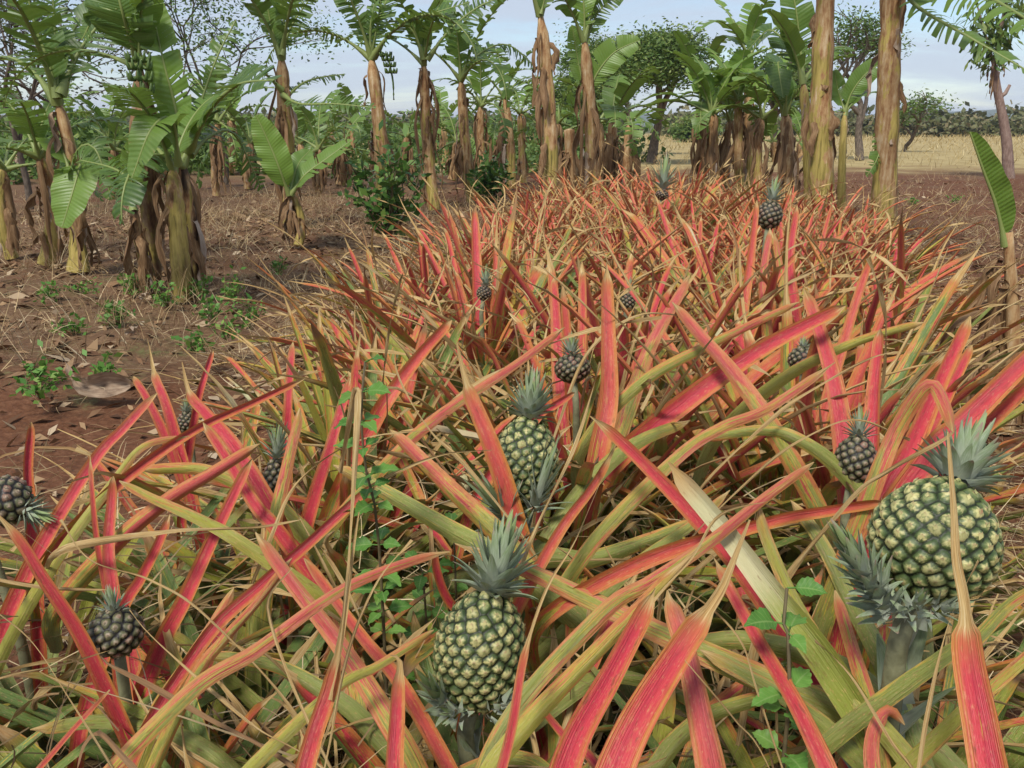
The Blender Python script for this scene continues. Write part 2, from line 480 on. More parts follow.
def fruit_mb(wid, hgt, axis, org, eyes, nt=110, nu=84, bump=.0042, shape=.62):
    """ovoid of spiralling fruitlets; org = base of the fruit"""
    B3 = basis(axis)
    Rr = wid / 2

    def prof(u):
        c = np.clip(1 - (2 * u - 1) ** 2, 0, 1) ** shape
        return Rr * c * (1.04 - .10 * u)
    u = .5 - .5 * np.cos(np.linspace(0.02, PI - .02, nu)); th = np.linspace(0, 2 * PI, nt, endpoint=False)
    G = np.stack([prof(u)[:, None] * np.cos(th), prof(u)[:, None] * np.sin(th), np.repeat((u * hgt)[:, None], nt, 1)], -1)
    uu = np.linspace(0, 1, 800); ar = np.cumsum(prof(uu) + Rr * .12); ar /= ar[-1]
    ii = np.arange(eyes); ue = np.interp((ii + .5) / eyes, ar, uu); te = ii * 2.399963
    te = te + rng.normal(size=eyes) * .03; ue = np.clip(ue + rng.normal(size=eyes) * .004, 0, 1)
    E = np.stack([prof(ue) * np.cos(te), prof(ue) * np.sin(te), ue * hgt], -1)
    D = np.linalg.norm(G.reshape(-1, 1, 3) - E[None], axis=2)
    o2 = np.argpartition(D, 2, axis=1)[:, :2]; d2 = np.take_along_axis(D, o2, 1)
    sw = d2[:, 0] > d2[:, 1]; i1 = np.where(sw, o2[:, 1], o2[:, 0]); d1 = d2.min(1); dd = d2.max(1) - d1
    es = math.sqrt(PI * wid * hgt * .86 / eyes)
    edge = dd / es; dist = d1 / es
    loc = G.reshape(-1, 3) - E[i1]
    lx = (loc * np.stack([-np.sin(te[i1]), np.cos(te[i1]), 0 * te[i1]], 1)).sum(1) / es; ly = loc[:, 2] / es
    rn = rng.random(eyes)[i1]
    Nn = G.reshape(-1, 3) - np.array((0, 0, hgt * .5)); Nn[:, 2] *= (wid / hgt) ** 2; Nn = nrm(Nn)
    h = smooth(edge, 0, .42) * bump * 1.25 + np.clip(1 - (dist / .6) ** 2, 0, 1) * bump * .35 + np.clip(1 - dist / .2, 0, 1) * bump * .8 * smooth(rn, 0, .6)
    V = G.reshape(-1, 3) + Nn * h[:, None]
    mb = MB()
    A = np.stack([edge, lx, ly, rn], 1); Bq = np.stack([np.repeat(u, nt), dist, 0 * dist, 0 * dist], 1)
    mb.grid((V @ B3.T + np.asarray(org)).reshape(nu, nt, 3), A, Bq, True)
    # a small dry bract over each eye
    Ne = E - np.array((0, 0, hgt * .5)); Ne[:, 2] *= (wid / hgt) ** 2; Ne = nrm(Ne)
    tg = nrm(np.stack([-np.sin(te), np.cos(te), 0 * te], 1)); up = np.cross(Ne, tg); up = nrm(np.where(up[:, 2:] < 0, -up, up))
    j = rng.normal(size=(eyes, 1)) * .12; up = nrm(up + tg * j); s = es * rng.uniform(.7, 1.15, (eyes, 1))
    b0 = E + Ne * bump * 1.5
    Q = np.stack([b0 - up * s * .34, b0 - up * s * .1 + tg * s * .17 + Ne * bump * .7, b0 + up * s * .16 + Ne * bump * 1.3, b0 - up * s * .1 - tg * s * .17 + Ne * bump * .7], 1).reshape(-1, 3)
    A = np.zeros((eyes, 4, 4)); A[..., 0] = .7; A[..., 3] = rng.random((eyes, 1)); A[..., 2] = -.2
    Bq = np.zeros((eyes, 4, 4)); Bq[..., 1] = np.array((.34, .2, .07, .2))
    mb.raw(Q @ B3.T + np.asarray(org), np.arange(4 * eyes).reshape(eyes, 4), A.reshape(-1, 4), Bq.reshape(-1, 4))
    return mb


def crown_mb(axis, org, size=.11, nleaf=46, spread=1., r0=.012, n=7, m=3, wk=1., emin=18, stem=.42, lk=1.):
    B3 = basis(axis); mb = MB()
    for i in range(nleaf):
        f = (i + .5) / nleaf
        az = i * 2.39996 + U(-.2, .2); el = R(emin + (84 - emin) * f ** .8) + U(-.1, .1)
        L = lk * size * (.45 + .5 * f ** .7) * U(.85, 1.1)
        t = np.linspace(0, 1, n)
        e = el + (.35 - 1.0 * (1 - f) * spread) * t ** 1.4
        d = np.stack([np.cos(e) * math.cos(az), np.cos(e) * math.sin(az), np.sin(e)], 1)
        b = np.array((math.cos(az) * r0 * (1.2 - f), math.sin(az) * r0 * (1.2 - f), size * stem * f))
        C = (b + np.concatenate([[np.zeros(3)], np.cumsum((d[1:] + d[:-1]) / 2, 0)]) * L / (n - 1)) @ B3.T + np.asarray(org)
        W = np.tile(np.array((math.sin(az), -math.cos(az), 0)), (n, 1)) @ B3.T
        w = size * .085 * wk * (1 - .35 * t) * np.sqrt(np.clip(1.01 - t, 0, 1)) * (.9 + .2 * (1 - f))
        ribbon(mb, C, W, np.maximum(w, .0004), m=m, depth=.45, A3=(U(), f * U(.6, 1.1)))
    return mb


def bez(pts, n):
    """Catmull-Rom through pts"""
    p = np.asarray(pts, float); p = np.concatenate([[2 * p[0] - p[1]], p, [2 * p[-1] - p[-2]]])
    s = np.concatenate([[0], np.cumsum(np.linalg.norm(np.diff(p[1:-1], axis=0), axis=1))]); s /= s[-1]
    out = []
    for q in np.linspace(0, 1, n):
        i = min(np.searchsorted(s, q, 'right') - 1, len(s) - 2); a = (q - s[i]) / (s[i + 1] - s[i])
        p0, p1, p2, p3 = p[i:i + 4]
        out.append(.5 * (2 * p1 + (p2 - p0) * a + (2 * p0 - 5 * p1 + 4 * p2 - p3) * a * a + (3 * p1 - p0 - 3 * p2 + p3) * a ** 3))
    return np.array(out)


CLOUD, SKYS, SUNE, SUNA, EXPO = (4.4, 4.95, 5.9), .10, 2.8, 12, 0.47
# ------------------------------------------------------------------ the pineapple bed
PG = 'pineapple plants crowding the bed'
SHIELD = [(477, 650, 54, 70, 1.3), (502, 560, 36, 44, 1.3), (428, 692, 28, 30, 1.3), (515, 690, 28, 25, 1.25),
          (527, 455, 38, 50, 1.85), (537, 392, 30, 28, 1.85), (490, 490, 34, 30, 1.8), (548, 480, 26, 36, 1.8),
          (935, 535, 70, 66, 1.15), (980, 460, 38, 36, 1.15), (865, 575, 40, 58, 1.1), (930, 605, 46, 32, 1.1), (893, 650, 16, 40, 1.15),
          (857, 455, 22, 28, 1.75), (858, 425, 20, 15, 1.75), (115, 625, 30, 28, 1.4), (110, 602, 14, 15, 1.4), (15, 500, 40, 28, 1.65),
          (770, 205, 15, 26, 3.45), (803, 357, 16, 14, 2.3), (572, 360, 20, 22, 2.3), (187, 423, 9, 11, 2.4), (273, 465, 11, 34, 1.95), (485, 284, 10, 14, 3.5), (663, 182, 12, 16, 7)]


def keep(C):
    x, y, d = proj(C)
    if ((x > 0) & (x < 420) & (y < np.interp(x, (0, 60, 150, 300, 420), (455, 425, 350, 275, 215)))).any(): return False
    if (d < .55).any(): return False
    inside = (x > 0) & (x < 1024) & (y > 0) & (y < 790)
    if (inside & (d < .84)).any(): return False
    for cx, cy, rx, ry, dd in SHIELD:
        if ((((x - cx) / rx) ** 2 + ((y - cy) / ry) ** 2 < (1 if rx > 25 else .6)) & (d < dd)).any(): return False
    return True


def keep_low(C):
    # the fill under the traced leaves: nothing of it climbs in front of them
    return keep(C) and C[:, 2].max() < .66


# style: red, hue, var, dry, facing
STY = dict(R=(.92, .12, .5, 0, -1), Q=(.88, .35, .6, 0, 1), O=(.82, .62, .5, 0, -1), G=(.10, .45, .5, 0, 1), Y=(.26, .95, .5, 0, 1), GO=(.42, .6, .6, 0, 1), YR=(.52, .62, .5, 0, 1),
           P=(.15, .6, 1., 0, -1), D=(.3, .5, .5, 1, 1), W=(.3, .5, .03, 1, 1))
# plant, width px, style, dried from, [(px, py, distance) base .. tip]
HL = [
    ('q', 42, 'R', .90, [(550, 830, .84), (572, 745, .88), (610, 675, .93), (643, 613, .98), (655, 588, 1.0)]),
    ('q', 27, 'Y', .86, [(480, 800, 1.0), (520, 735, 1.02), (600, 650, 1.05), (668, 580, 1.1), (702, 545, 1.12)]),
    ('q', 48, 'R', .66, [(590, 850, .82), (627, 740, .86), (680, 650, .92), (717, 597, .95), (730, 570, .96), (750, 520, .97)]),
    ('q', 42, 'Q', .97, [(718, 810, .95), (703, 720, .98), (687, 650, 1.02), (668, 590, 1.06)]),
    ('r', 28, 'R', .93, [(850, 830, .85), (800, 715, .92), (757, 640, 1.0), (725, 582, 1.05), (712, 555, 1.06)]),
    ('r', 46, 'R', .45, [(1000, 840, .75), (985, 740, .78), (970, 660, .82), (965, 602, .86), (957, 560, .88), (954, 510, .9), (948, 432, .93)]),
    ('c', 42, 'P', .96, [(905, 790, 1.06), (830, 665, 1.1), (772, 590, 1.15), (722, 525, 1.2), (668, 462, 1.24)]),
    ('c', 28, 'Y', .96, [(930, 790, 1.0), (860, 700, 1.08), (800, 610, 1.14), (768, 540, 1.18), (757, 500, 1.2)]),
    ('c', 34, 'GO', .93, [(850, 720, 1.15), (770, 680, 1.2), (680, 640, 1.25), (600, 603, 1.3), (530, 570, 1.33), (490, 555, 1.35), (455, 543, 1.36)]),
    ('d', 17, 'GO', .98, [(580, 560, 1.5), (672, 462, 1.5), (720, 428, 1.5), (768, 408, 1.5), (835, 362, 1.5)]),
    ('c', 24, 'R', .90, [(745, 575, 1.36), (690, 512, 1.38), (640, 460, 1.4), (608, 430, 1.41), (590, 416, 1.41)]),
    ('b', 17, 'O', .86, [(515, 610, 1.38), (560, 530, 1.42), (590, 490, 1.45), (607, 462, 1.46), (618, 440, 1.46)]),
    ('i', 24, 'O', .9, [(598, 450, 1.85), (608, 400, 1.88), (608, 350, 1.9), (607, 310, 1.93), (606, 262, 1.95)]),
    ('d', 20, 'O', .985, [(640, 562, 1.3), (768, 522, 1.3), (830, 510, 1.28), (896, 500, 1.22)]),
    ('q', 20, 'YR', .98, [(600, 615, 1.13), (650, 582, 1.15), (705, 545, 1.16), (768, 495, 1.18), (814, 462, 1.2)]),
    ('c', 15, 'D', .97, [(845, 506, 1.12), (890, 470, 1.08), (940, 442, 1.05), (956, 430, 1.04)]),
    ('d', 24, 'YR', .99, [(870, 490, 1.25), (895, 430, 1.25), (919, 392, 1.225), (929, 384, 1.215), (937, 388, 1.205), (948, 412, 1.18), (953, 432, 1.17)]),
    ('d', 27, 'R', .98, [(880, 500, 1.4), (911, 445, 1.42), (940, 380, 1.5), (970, 316, 1.55)]),
    ('s', 32, 'R', .98, [(930, 455, 1.3), (960, 425, 1.3), (1024, 362, 1.3), (1065, 325, 1.3)]),
    ('s', 24, 'O', .98, [(950, 465, 1.35), (1000, 412, 1.33), (1045, 372, 1.3)]),
    ('d', 25, 'R', .97, [(845, 465, 1.85), (835, 390, 1.9), (822, 340, 1.95), (804, 288, 2.0)]),
    ('d', 23, 'R', .97, [(872, 455, 1.8), (875, 390, 1.85), (881, 328, 1.9)]),
    ('i', 24, 'R', .98, [(690, 398, 1.9), (768, 345, 1.9), (846, 305, 1.9)]),
    ('k', 15, 'Y', .98, [(780, 382, 2.0), (850, 345, 2.0), (925, 322, 1.95)]),
    ('b', 26, 'O', .70, [(508, 500, 1.62), (492, 450, 1.62), (478, 415, 1.63), (468, 390, 1.64), (457, 342, 1.65)]),
    ('b', 27, 'G', .985, [(505, 565, 1.45), (440, 525, 1.5), (380, 490, 1.55), (333, 465, 1.58)]),
    ('b', 28, 'GO', .97, [(505, 545, 1.55), (455, 495, 1.6), (420, 460, 1.65), (390, 430, 1.68)]),
    ('t', 15, 'R', .62, [(200, 645, 1.25), (260, 585, 1.28), (306, 545, 1.3), (350, 505, 1.33), (385, 478, 1.35), (440, 455, 1.37), (492, 450, 1.38)]),
    ('h', 20, 'O', .98, [(372, 425, 2.1), (390, 395, 2.1), (420, 355, 2.15), (452, 320, 2.2)]),
    ('h', 14, 'YR', .96, [(395, 455, 1.8), (440, 415, 1.8), (512, 367, 1.82), (565, 327, 1.85)]),
    ('h', 14, 'R', .97, [(288, 445, 2.2), (289, 400, 2.2), (293, 342, 2.25)]),
    ('h', 21, 'GO', .97, [(272, 528, 1.7), (285, 470, 1.72), (300, 408, 1.75)]),
    ('h', 17, 'R', .98, [(312, 508, 1.9), (330, 450, 1.9), (351, 376, 1.95)]),
    ('v', 29, 'YR', .96, [(425, 790, 1.1), (384, 712, 1.12), (340, 645, 1.18), (290, 580, 1.22), (256, 532, 1.25)]),
    ('v', 19, 'O', .97, [(410, 700, 1.2), (360, 635, 1.22), (304, 558, 1.26)]),
    ('t', 20, 'YR', .93, [(180, 700, 1.0), (256, 650, 1.03), (314, 607, 1.06), (360, 580, 1.08), (420, 558, 1.1), (450, 552, 1.11)]),
    ('a', 16, 'R', .99, [(480, 630, 1.36), (450, 602, 1.33), (437, 570, 1.3), (436, 548, 1.28)]),
    ('t', 25, 'R', .46, [(295, 810, .86), (312, 740, .88), (330, 685, .9), (343, 625, .91), (348, 590, .92), (354, 545, .93), (359, 512, .94)]),
    ('t', 12, 'D', .9, [(350, 540, .93), (346, 590, .915), (340, 650, .90), (330, 700, .89)]),
    ('t', 9, 'D', .9, [(318, 800, .85), (330, 740, .86), (343, 672, .88), (358, 623, .9), (381, 576, .93), (412, 540, .95)]),
    ('v', 30, 'R', .80, [(393, 840, .87), (393, 768, .9), (396, 715, .93), (397, 688, .95), (400, 660, .96), (390, 655, .97)]),
    ('v', 17, 'Y', .98, [(325, 698, 1.05), (380, 665, 1.08), (434, 630, 1.12)]),
    ('v', 10, 'D', .9, [(345, 800, .95), (312, 730, .97), (287, 672, 1.0), (270, 620, 1.03), (270, 595, 1.04), (292, 568, 1.06)]),
    ('a', 13, 'R', .42, [(492, 810, .9), (512, 730, .92), (525, 655, .95), (547, 588, .98), (575, 540, 1.0), (602, 478, 1.05)]),
    ('b', 8, 'D', .9, [(520, 570, 1.3), (545, 510, 1.32), (573, 451, 1.35), (590, 400, 1.36), (600, 362, 1.37)]),
    ('e', 19, 'R', .84, [(97, 668, 1.3), (75, 625, 1.28), (45, 580, 1.26), (20, 540, 1.25), (-8, 508, 1.25)]),
    ('e', 19, 'R', .97, [(114, 600, 1.45), (109, 550, 1.47), (112, 500, 1.5), (113, 476, 1.5)]),
    ('e', 9, 'O', .9, [(108, 600, 1.46), (97, 540, 1.47), (92, 490, 1.48), (90, 455, 1.5)]),
    ('e', 17, 'R', .93, [(120, 615, 1.42), (140, 580, 1.42), (158, 545, 1.42), (170, 514, 1.43)]),
    ('e', 21, 'R', .98, [(160, 650, 1.45), (185, 600, 1.45), (215, 535, 1.47), (252, 458, 1.5)]),
    ('t', 25, 'Y', .98, [(145, 735, 1.25), (187, 663, 1.27), (215, 620, 1.3), (234, 588, 1.32)]),
    ('t', 17, 'GO', .97, [(190, 690, 1.2), (225, 640, 1.22), (256, 605, 1.25), (292, 558, 1.27)]),
    ('t', 9, 'D', .9, [(330, 775, .95), (256, 728, 1.0), (204, 684, 1.05), (150, 635, 1.1), (129, 610, 1.12)]),
    ('e', 10, 'D', .9, [(-60, 702, 1.0), (0, 678, 1.02), (60, 665, 1.05), (112, 650, 1.07)]),
    ('t', 18, 'W', .97, [(300, 772, 1.05), (204, 716, 1.1), (150, 685, 1.13), (106, 662, 1.15), (98, 648, 1.15)]),
    ('e', 20, 'W', .97, [(155, 795, .9), (122, 755, .93), (99, 733, .95), (84, 745, .95), (77, 772, .93)]),
    ('f', 12, 'D', .9, [(-40, 568, 1.3), (0, 580, 1.3), (50, 588, 1.3), (107, 590, 1.3)]),
    ('e', 10, 'O', .97, [(15, 805, .95), (60, 745, .98), (110, 690, 1.02)]),
    ('f', 17, 'R', .97, [(30, 520, 1.7), (27, 468, 1.7), (31, 422, 1.7)]),
    ('f', 19, 'R', .98, [(38, 555, 1.6), (96, 460, 1.65), (125, 428, 1.68), (157, 393, 1.7)]),
    ('f', 15, 'Y', .97, [(52, 565, 1.55), (114, 480, 1.6), (145, 445, 1.62), (190, 436, 1.65)]),
    ('g', 14, 'O', .98, [(105, 495, 1.6), (187, 434, 1.65), (254, 402, 1.7), (305, 378, 1.75)]),
    ('g', 22, 'YR', .98, [(115, 545, 1.5), (169, 500, 1.5), (210, 475, 1.5), (260, 444, 1.5)]),
    ('g', 14, 'R', .62, [(177, 440, 2.1), (165, 400, 2.1), (155, 375, 2.12), (147, 338, 2.15)]),
    ('g', 14, 'R', .97, [(167, 440, 2.1), (148, 400, 2.1), (133, 376, 2.12)]),
    ('g', 18, 'R', .70, [(240, 455, 1.75), (207, 415, 1.8), (190, 395, 1.82), (182, 362, 1.85)]),
    ('g', 11, 'R', .97, [(195, 412, 2.2), (203, 380, 2.2), (213, 350, 2.25)]),
    ('h', 19, 'R', .98, [(282, 535, 1.55), (256, 505, 1.56), (225, 455, 1.6), (203, 422, 1.62)]),
    ('g', 17, 'Y', .97, [(245, 545, 1.4), (201, 520, 1.42), (150, 497, 1.45), (119, 481, 1.47)]),
    ('g', 12, 'D', .9, [(165, 532, 1.35), (215, 529, 1.35), (260, 527, 1.34), (305, 519, 1.33)]),
    ('i', 16, 'R', .98, [(558, 352, 2.5), (556, 312, 2.55), (554, 278, 2.6)]),
    ('i', 12, 'O', .98, [(582, 345, 2.5), (583, 310, 2.55), (583, 272, 2.6)]),
    ('i', 20, 'YR', .97, [(630, 400, 2.2), (650, 345, 2.25), (690, 275, 2.3)]),
    ('k', 22, 'YR', .93, [(770, 425, 1.75), (735, 375, 1.8), (700, 335, 1.85), (672, 302, 1.9)]),
    ('k', 14, 'GO', .97, [(640, 385, 1.9), (710, 345, 1.92), (800, 302, 1.95)]),
    ('s', 18, 'R', .97, [(925, 440, 1.75), (945, 400, 1.8), (972, 345, 1.85)]),
    ('b', 24, 'G', .98, [(560, 520, 1.75), (600, 470, 1.8), (640, 440, 1.85), (690, 420, 1.9)]),
    ('b', 18, 'G', .98, [(575, 620, 1.5), (640, 560, 1.5), (690, 525, 1.52), (730, 490, 1.55)]),
    ('c', 26, 'GO', .97, [(880, 760, 1.05), (868, 700, 1.08), (850, 640, 1.15), (835, 590, 1.2)]),
    ('c', 30, 'G', .985, [(890, 800, 1.0), (845, 745, 1.08), (790, 700, 1.15), (700, 650, 1.22)]),
    ('r', 26, 'YR', .99, [(880, 830, .88), (872, 745, .92), (888, 712, .95), (905, 725, .96)]),
    ('r', 8, 'D', .9, [(930, 800, .85), (890, 740, .9), (850, 675, .95), (815, 640, 1.0)]),
    ('r', 6, 'D', .9, [(915, 790, .82), (930, 700, .86), (950, 620, .9), (978, 560, .92)]),
    ('s', 22, 'G', .97, [(940, 660, 1.0), (975, 640, 1.0), (1010, 605, 1.02), (1040, 585, 1.02)]),
    ('s', 22, 'Y', .97, [(960, 715, .95), (1000, 680, .95), (1045, 640, .95)]),
    ('a', 22, 'G', .97, [(560, 700, 1.35), (610, 675, 1.4), (670, 690, 1.45), (720, 720, 1.45)]),
    ('q', 16, 'R', .97, [(600, 770, .95), (568, 740, 1.0), (540, 706, 1.05)]),
    ('b', 14, 'R', .97, [(535, 420, 1.75), (550, 408, 1.76), (575, 392, 1.78)]),
    ('c', 36, 'G', .97, [(880, 700, 1.2), (820, 660, 1.25), (740, 640, 1.3), (660, 650, 1.35)]),
    ('c', 28, 'G', .97, [(890, 680, 1.18), (850, 600, 1.25), (820, 540, 1.3), (790, 500, 1.34)]),
    ('q', 26, 'G', .97, [(640, 800, 1.15), (690, 730, 1.18), (760, 700, 1.2), (850, 690, 1.22)]),
    ('q', 24, 'G', .97, [(560, 790, 1.2), (520, 760, 1.2), (470, 770, 1.2), (420, 800, 1.2)]),
    ('t', 26, 'G', .97, [(250, 790, 1.3), (190, 740, 1.32), (110, 720, 1.35), (30, 730, 1.35)]),
    ('v', 24, 'G', .97, [(370, 730, 1.3), (320, 690, 1.32), (270, 665, 1.35), (200, 655, 1.38)]),
    ('b', 26, 'G', .97, [(540, 560, 1.7), (590, 560, 1.72), (650, 540, 1.75), (700, 520, 1.78)]),
    ('d', 20, 'G', .97, [(850, 480, 1.7), (800, 440, 1.72), (760, 430, 1.75), (700, 440, 1.78)]),
    ('h', 22, 'Y', .97, [(290, 520, 1.85), (250, 490, 1.88), (200, 470, 1.9), (140, 470, 1.9)]),
    ('j', 12, 'O', .95, [(742, 320, 3.2), (750, 262, 3.25), (757, 200, 3.3)]),
    ('j', 12, 'R', .95, [(796, 320, 3.2), (790, 262, 3.22), (797, 205, 3.25)]),
    ('j', 13, 'YR', .95, [(766, 330, 3.1), (762, 280, 3.12), (770, 228, 3.15)]),
    ('j', 11, 'GO', .9, [(784, 330, 3.1), (782, 280, 3.12), (774, 230, 3.15)]),
    ('j', 10, 'O', .9, [(752, 330, 3.1), (775, 280, 3.12), (800, 250, 3.15)]),
    ('i', 7, 'D', .9, [(560, 420, 2.0), (590, 350, 2.05), (640, 315, 2.1), (700, 318, 2.1)]),
    ('k', 6, 'D', .9, [(770, 420, 1.7), (820, 385, 1.72), (880, 355, 1.75), (930, 352, 1.75)]),
    ('b', 6, 'D', .9, [(470, 470, 1.5), (430, 430, 1.52), (400, 380, 1.55), (392, 340, 1.58)]),
    ('h', 6, 'D', .9, [(270, 540, 1.5), (300, 480, 1.5), (360, 440, 1.52), (430, 430, 1.55)]),
    ('q', 7, 'D', .9, [(640, 620, 1.08), (690, 560, 1.1), (720, 515, 1.12), (775, 500, 1.13)]),
    ('c', 6, 'D', .9, [(760, 700, .95), (740, 640, .97), (700, 600, .98), (668, 590, 1.0)]),
    ('d', 6, 'D', .9, [(760, 470, 1.3), (820, 430, 1.3), (860, 420, 1.3), (910, 440, 1.28)]),
    ('t', 6, 'D', .9, [(120, 780, .92), (70, 700, .95), (30, 640, .98), (-20, 600, 1.0)]),
    ('e', 6, 'D', .9, [(210, 620, 1.2), (150, 580, 1.22), (90, 560, 1.25), (60, 520, 1.27)]),
    ('q', 6, 'D', .9, [(770, 770, .84), (735, 720, .85), (700, 678, .86), (685, 660, .87)]),
]
ROOT = {k: P(*v)[:2] for k, v in dict(a=(478, 700, 1.28), b=(522, 510, 1.80), c=(893, 660, 1.12), d=(850, 480, 1.72), e=(118, 650, 1.36), f=(0, 500, 1.66),
        q=(600, 850, .95), r=(960, 850, .86), s=(985, 500, 1.36), t=(255, 800, 1.05), v=(385, 800, 1.12), g=(185, 440, 2.1), h=(290, 500, 1.92), i=(585, 375, 2.3), k=(800, 370, 2.25)).items()}
ROOT['m'] = P(484, 292, 3.4)[:2]; ROOT['j'] = P(768, 225, 3.4)[:2]; ROOT['n'] = P(662, 195, 7.)[:2]; ROOT['l'] = P(627, 308, 2.95)[:2]
LAB = dict(
    a='pineapple plant with green fruit and grey crown, lowest of the three large fruits',
    b='pineapple plant with half shaded green fruit between two spiky slips, mid bed',
    c='pineapple plant carrying the fattest leaning green fruit on a bare stalk',
    d='pineapple plant with purplish brown young fruit behind the fattest green fruit',
    e='pineapple plant with small dark fruit below three upright pink leaves and straw',
    f='pineapple plant with dark fruit tipped sideways on the weedy edge of the bed',
    q='pineapple plant of crossing crimson leaves, one long tan rolled tip, beside lowest fruit',
    r='pineapple plant with upright crimson leaf ending in a long tan strip over the fattest fruit',
    s='pineapple plant with two bright red leaves slanting out of the picture behind the fattest fruit',
    t='pineapple plant of thin red and straw coloured leaves in front of the small dark fruit',
    v='pineapple plant with broad yellow green leaf and stubby crimson leaf next to the lowest fruit',
    g='pineapple plant with tiny dark fruit and long red leaves beside the fallen banana leaf',
    h='pineapple plant with slim bluish fruit half hidden behind an orange and yellow leaf',
    i='pineapple plant with small dark fruit under a tall orange upright leaf, mid bed',
    k='pineapple plant with small brown fruit below a long green and red leaf, towards the field',
    m='small crowned pineapple plant on the weedy side of the bed beyond the climbing weed',
    j='pineapple plant with dark fruit standing high above the far leaves near the thick trunks',
    n='pineapple plant with big grey green crown at the far end before the acacia',
    l='pineapple plant with slim dark fruit sunk among leaves beyond the orange upright leaf')
FR = dict(  # width, base, top, crown tip, eyes, ripe
    a=(.123, (470, 708, 1.26), (491, 592, 1.235), (512, 522, 1.25), 178, 1), b=(.128, (521, 507, 1.78), (529, 417, 1.76), (539, 372, 1.77), 172, 1),
    c=(.141, (912, 600, 1.06), (956, 482, 1.07), (983, 424, 1.09), 188, 1), d=(.072, (851, 483, 1.72), (860, 436, 1.72), (858, 412, 1.72), 80, 0),
    e=(.074, (119, 652, 1.35), (113, 611, 1.33), (108, 590, 1.33), 76, 0), f=(.085, (-14, 492, 1.62), (26, 510, 1.60), (50, 519, 1.6), 84, 0),
    g=(.044, (189, 433, 2.3), (186, 412, 2.3), (187, 400, 2.3), 60, 0), h=(.042, (269, 512, 1.93), (276, 458, 1.92), (281, 428, 1.92), 70, 0),
    i=(.085, (574, 382, 2.25), (571, 354, 2.25), (572, 336, 2.25), 80, 0), k=(.066, (803, 372, 2.2), (803, 347, 2.2), (804, 338, 2.2), 70, 0),
    j=(.092, (767, 229, 3.4), (772, 201, 3.4), (776, 182, 3.4), 80, 0), m=(.05, (483, 300, 3.4), (485, 286, 3.4), (486, 270, 3.4), 60, 0),
    l=(.045, (626, 312, 2.95), (629, 290, 2.95), (630, 280, 2.95), 60, 0), n=(.10, (661, 200, 7.), (663, 190, 7.), (665, 164, 7.), 60, 0))


def add_fruit(root, spec, slips=(), k_=''):
    wid, b, t, c, eyes, ripe = spec
    b, t, c = (np.asarray(q, float) for q in (b, t, c))
    loc = np.array(root.location)
    hgt = np.linalg.norm(t - b)
    fm = fruit_mb(wid, hgt, t - b, b, eyes, *((150, 112) if ripe else (72, 52)), bump=.0030 if ripe else .0028)
    fo = fm.build('fruit', M['ripe' if ripe else 'young'], root, loc)
    ax = nrm(c - t) * .7 + nrm(t - b) * .3
    cs = np.linalg.norm(c - t)
    crown_mb(ax, t - nrm(t - b) * hgt * .03, cs * (.88 if ripe else 1.05), 64 if ripe else 34, spread=.9 if ripe else .8, r0=wid * (.13 if ripe else .17), wk=1.65 if ripe else 1.25).build('crown', M['crown'], fo, loc)
    for sb, st, size, nl in slips:
        crown_mb(st - sb, sb, size, nl, spread=.8, r0=.009, wk=1. if k_ != 'b' else .8, emin=30, stem=.8 if k_ != 'b' else .45, lk=.55 if k_ != 'b' else 1.).build('slip', M['crown'], fo, loc)
    foot = np.array((loc[0], loc[1], 0.02)); bot = b + nrm(t - b) * hgt * .05
    mid = (foot + bot) / 2 + np.array((0, 0, .05))
    s = MB(); s.tube(bez([foot, mid, bot - nrm(t - b) * .05, bot], 12), np.linspace(.018, .012, 12) * (1 if ripe else .7), 10)
    if ripe:
        crown_mb(bot - mid, mid, np.linalg.norm(bot - mid), 12, spread=.8, r0=.016, emin=40, stem=.9, lk=.4, wk=.8).build('bract', M['crown'], root, loc)
    s.build('stalk', M['stalk'], root, loc)
    return fo


SL = dict(
    a=[(P(455, 716, 1.24), P(410, 664, 1.14), .10, 30), (P(484, 716, 1.22), P(532, 680, 1.2), .075, 20), (P(462, 716, 1.2), P(428, 706, 1.12), .05, 16)],
    b=[(P(512, 524, 1.66), P(466, 466, 1.56), .115, 32), (P(532, 512, 1.72), P(556, 445, 1.68), .12, 26), (P(522, 535, 1.7), P(510, 505, 1.62), .07, 18)],
    c=[(P(896, 624, 1.04), P(836, 524, .99), .118, 48), (P(880, 598, 1.02), P(836, 526, .99), .095, 32), (P(908, 616, 1.02), P(930, 588, .95), .06, 18), (P(922, 612, 1.04), P(970, 604, .98), .065, 20)])

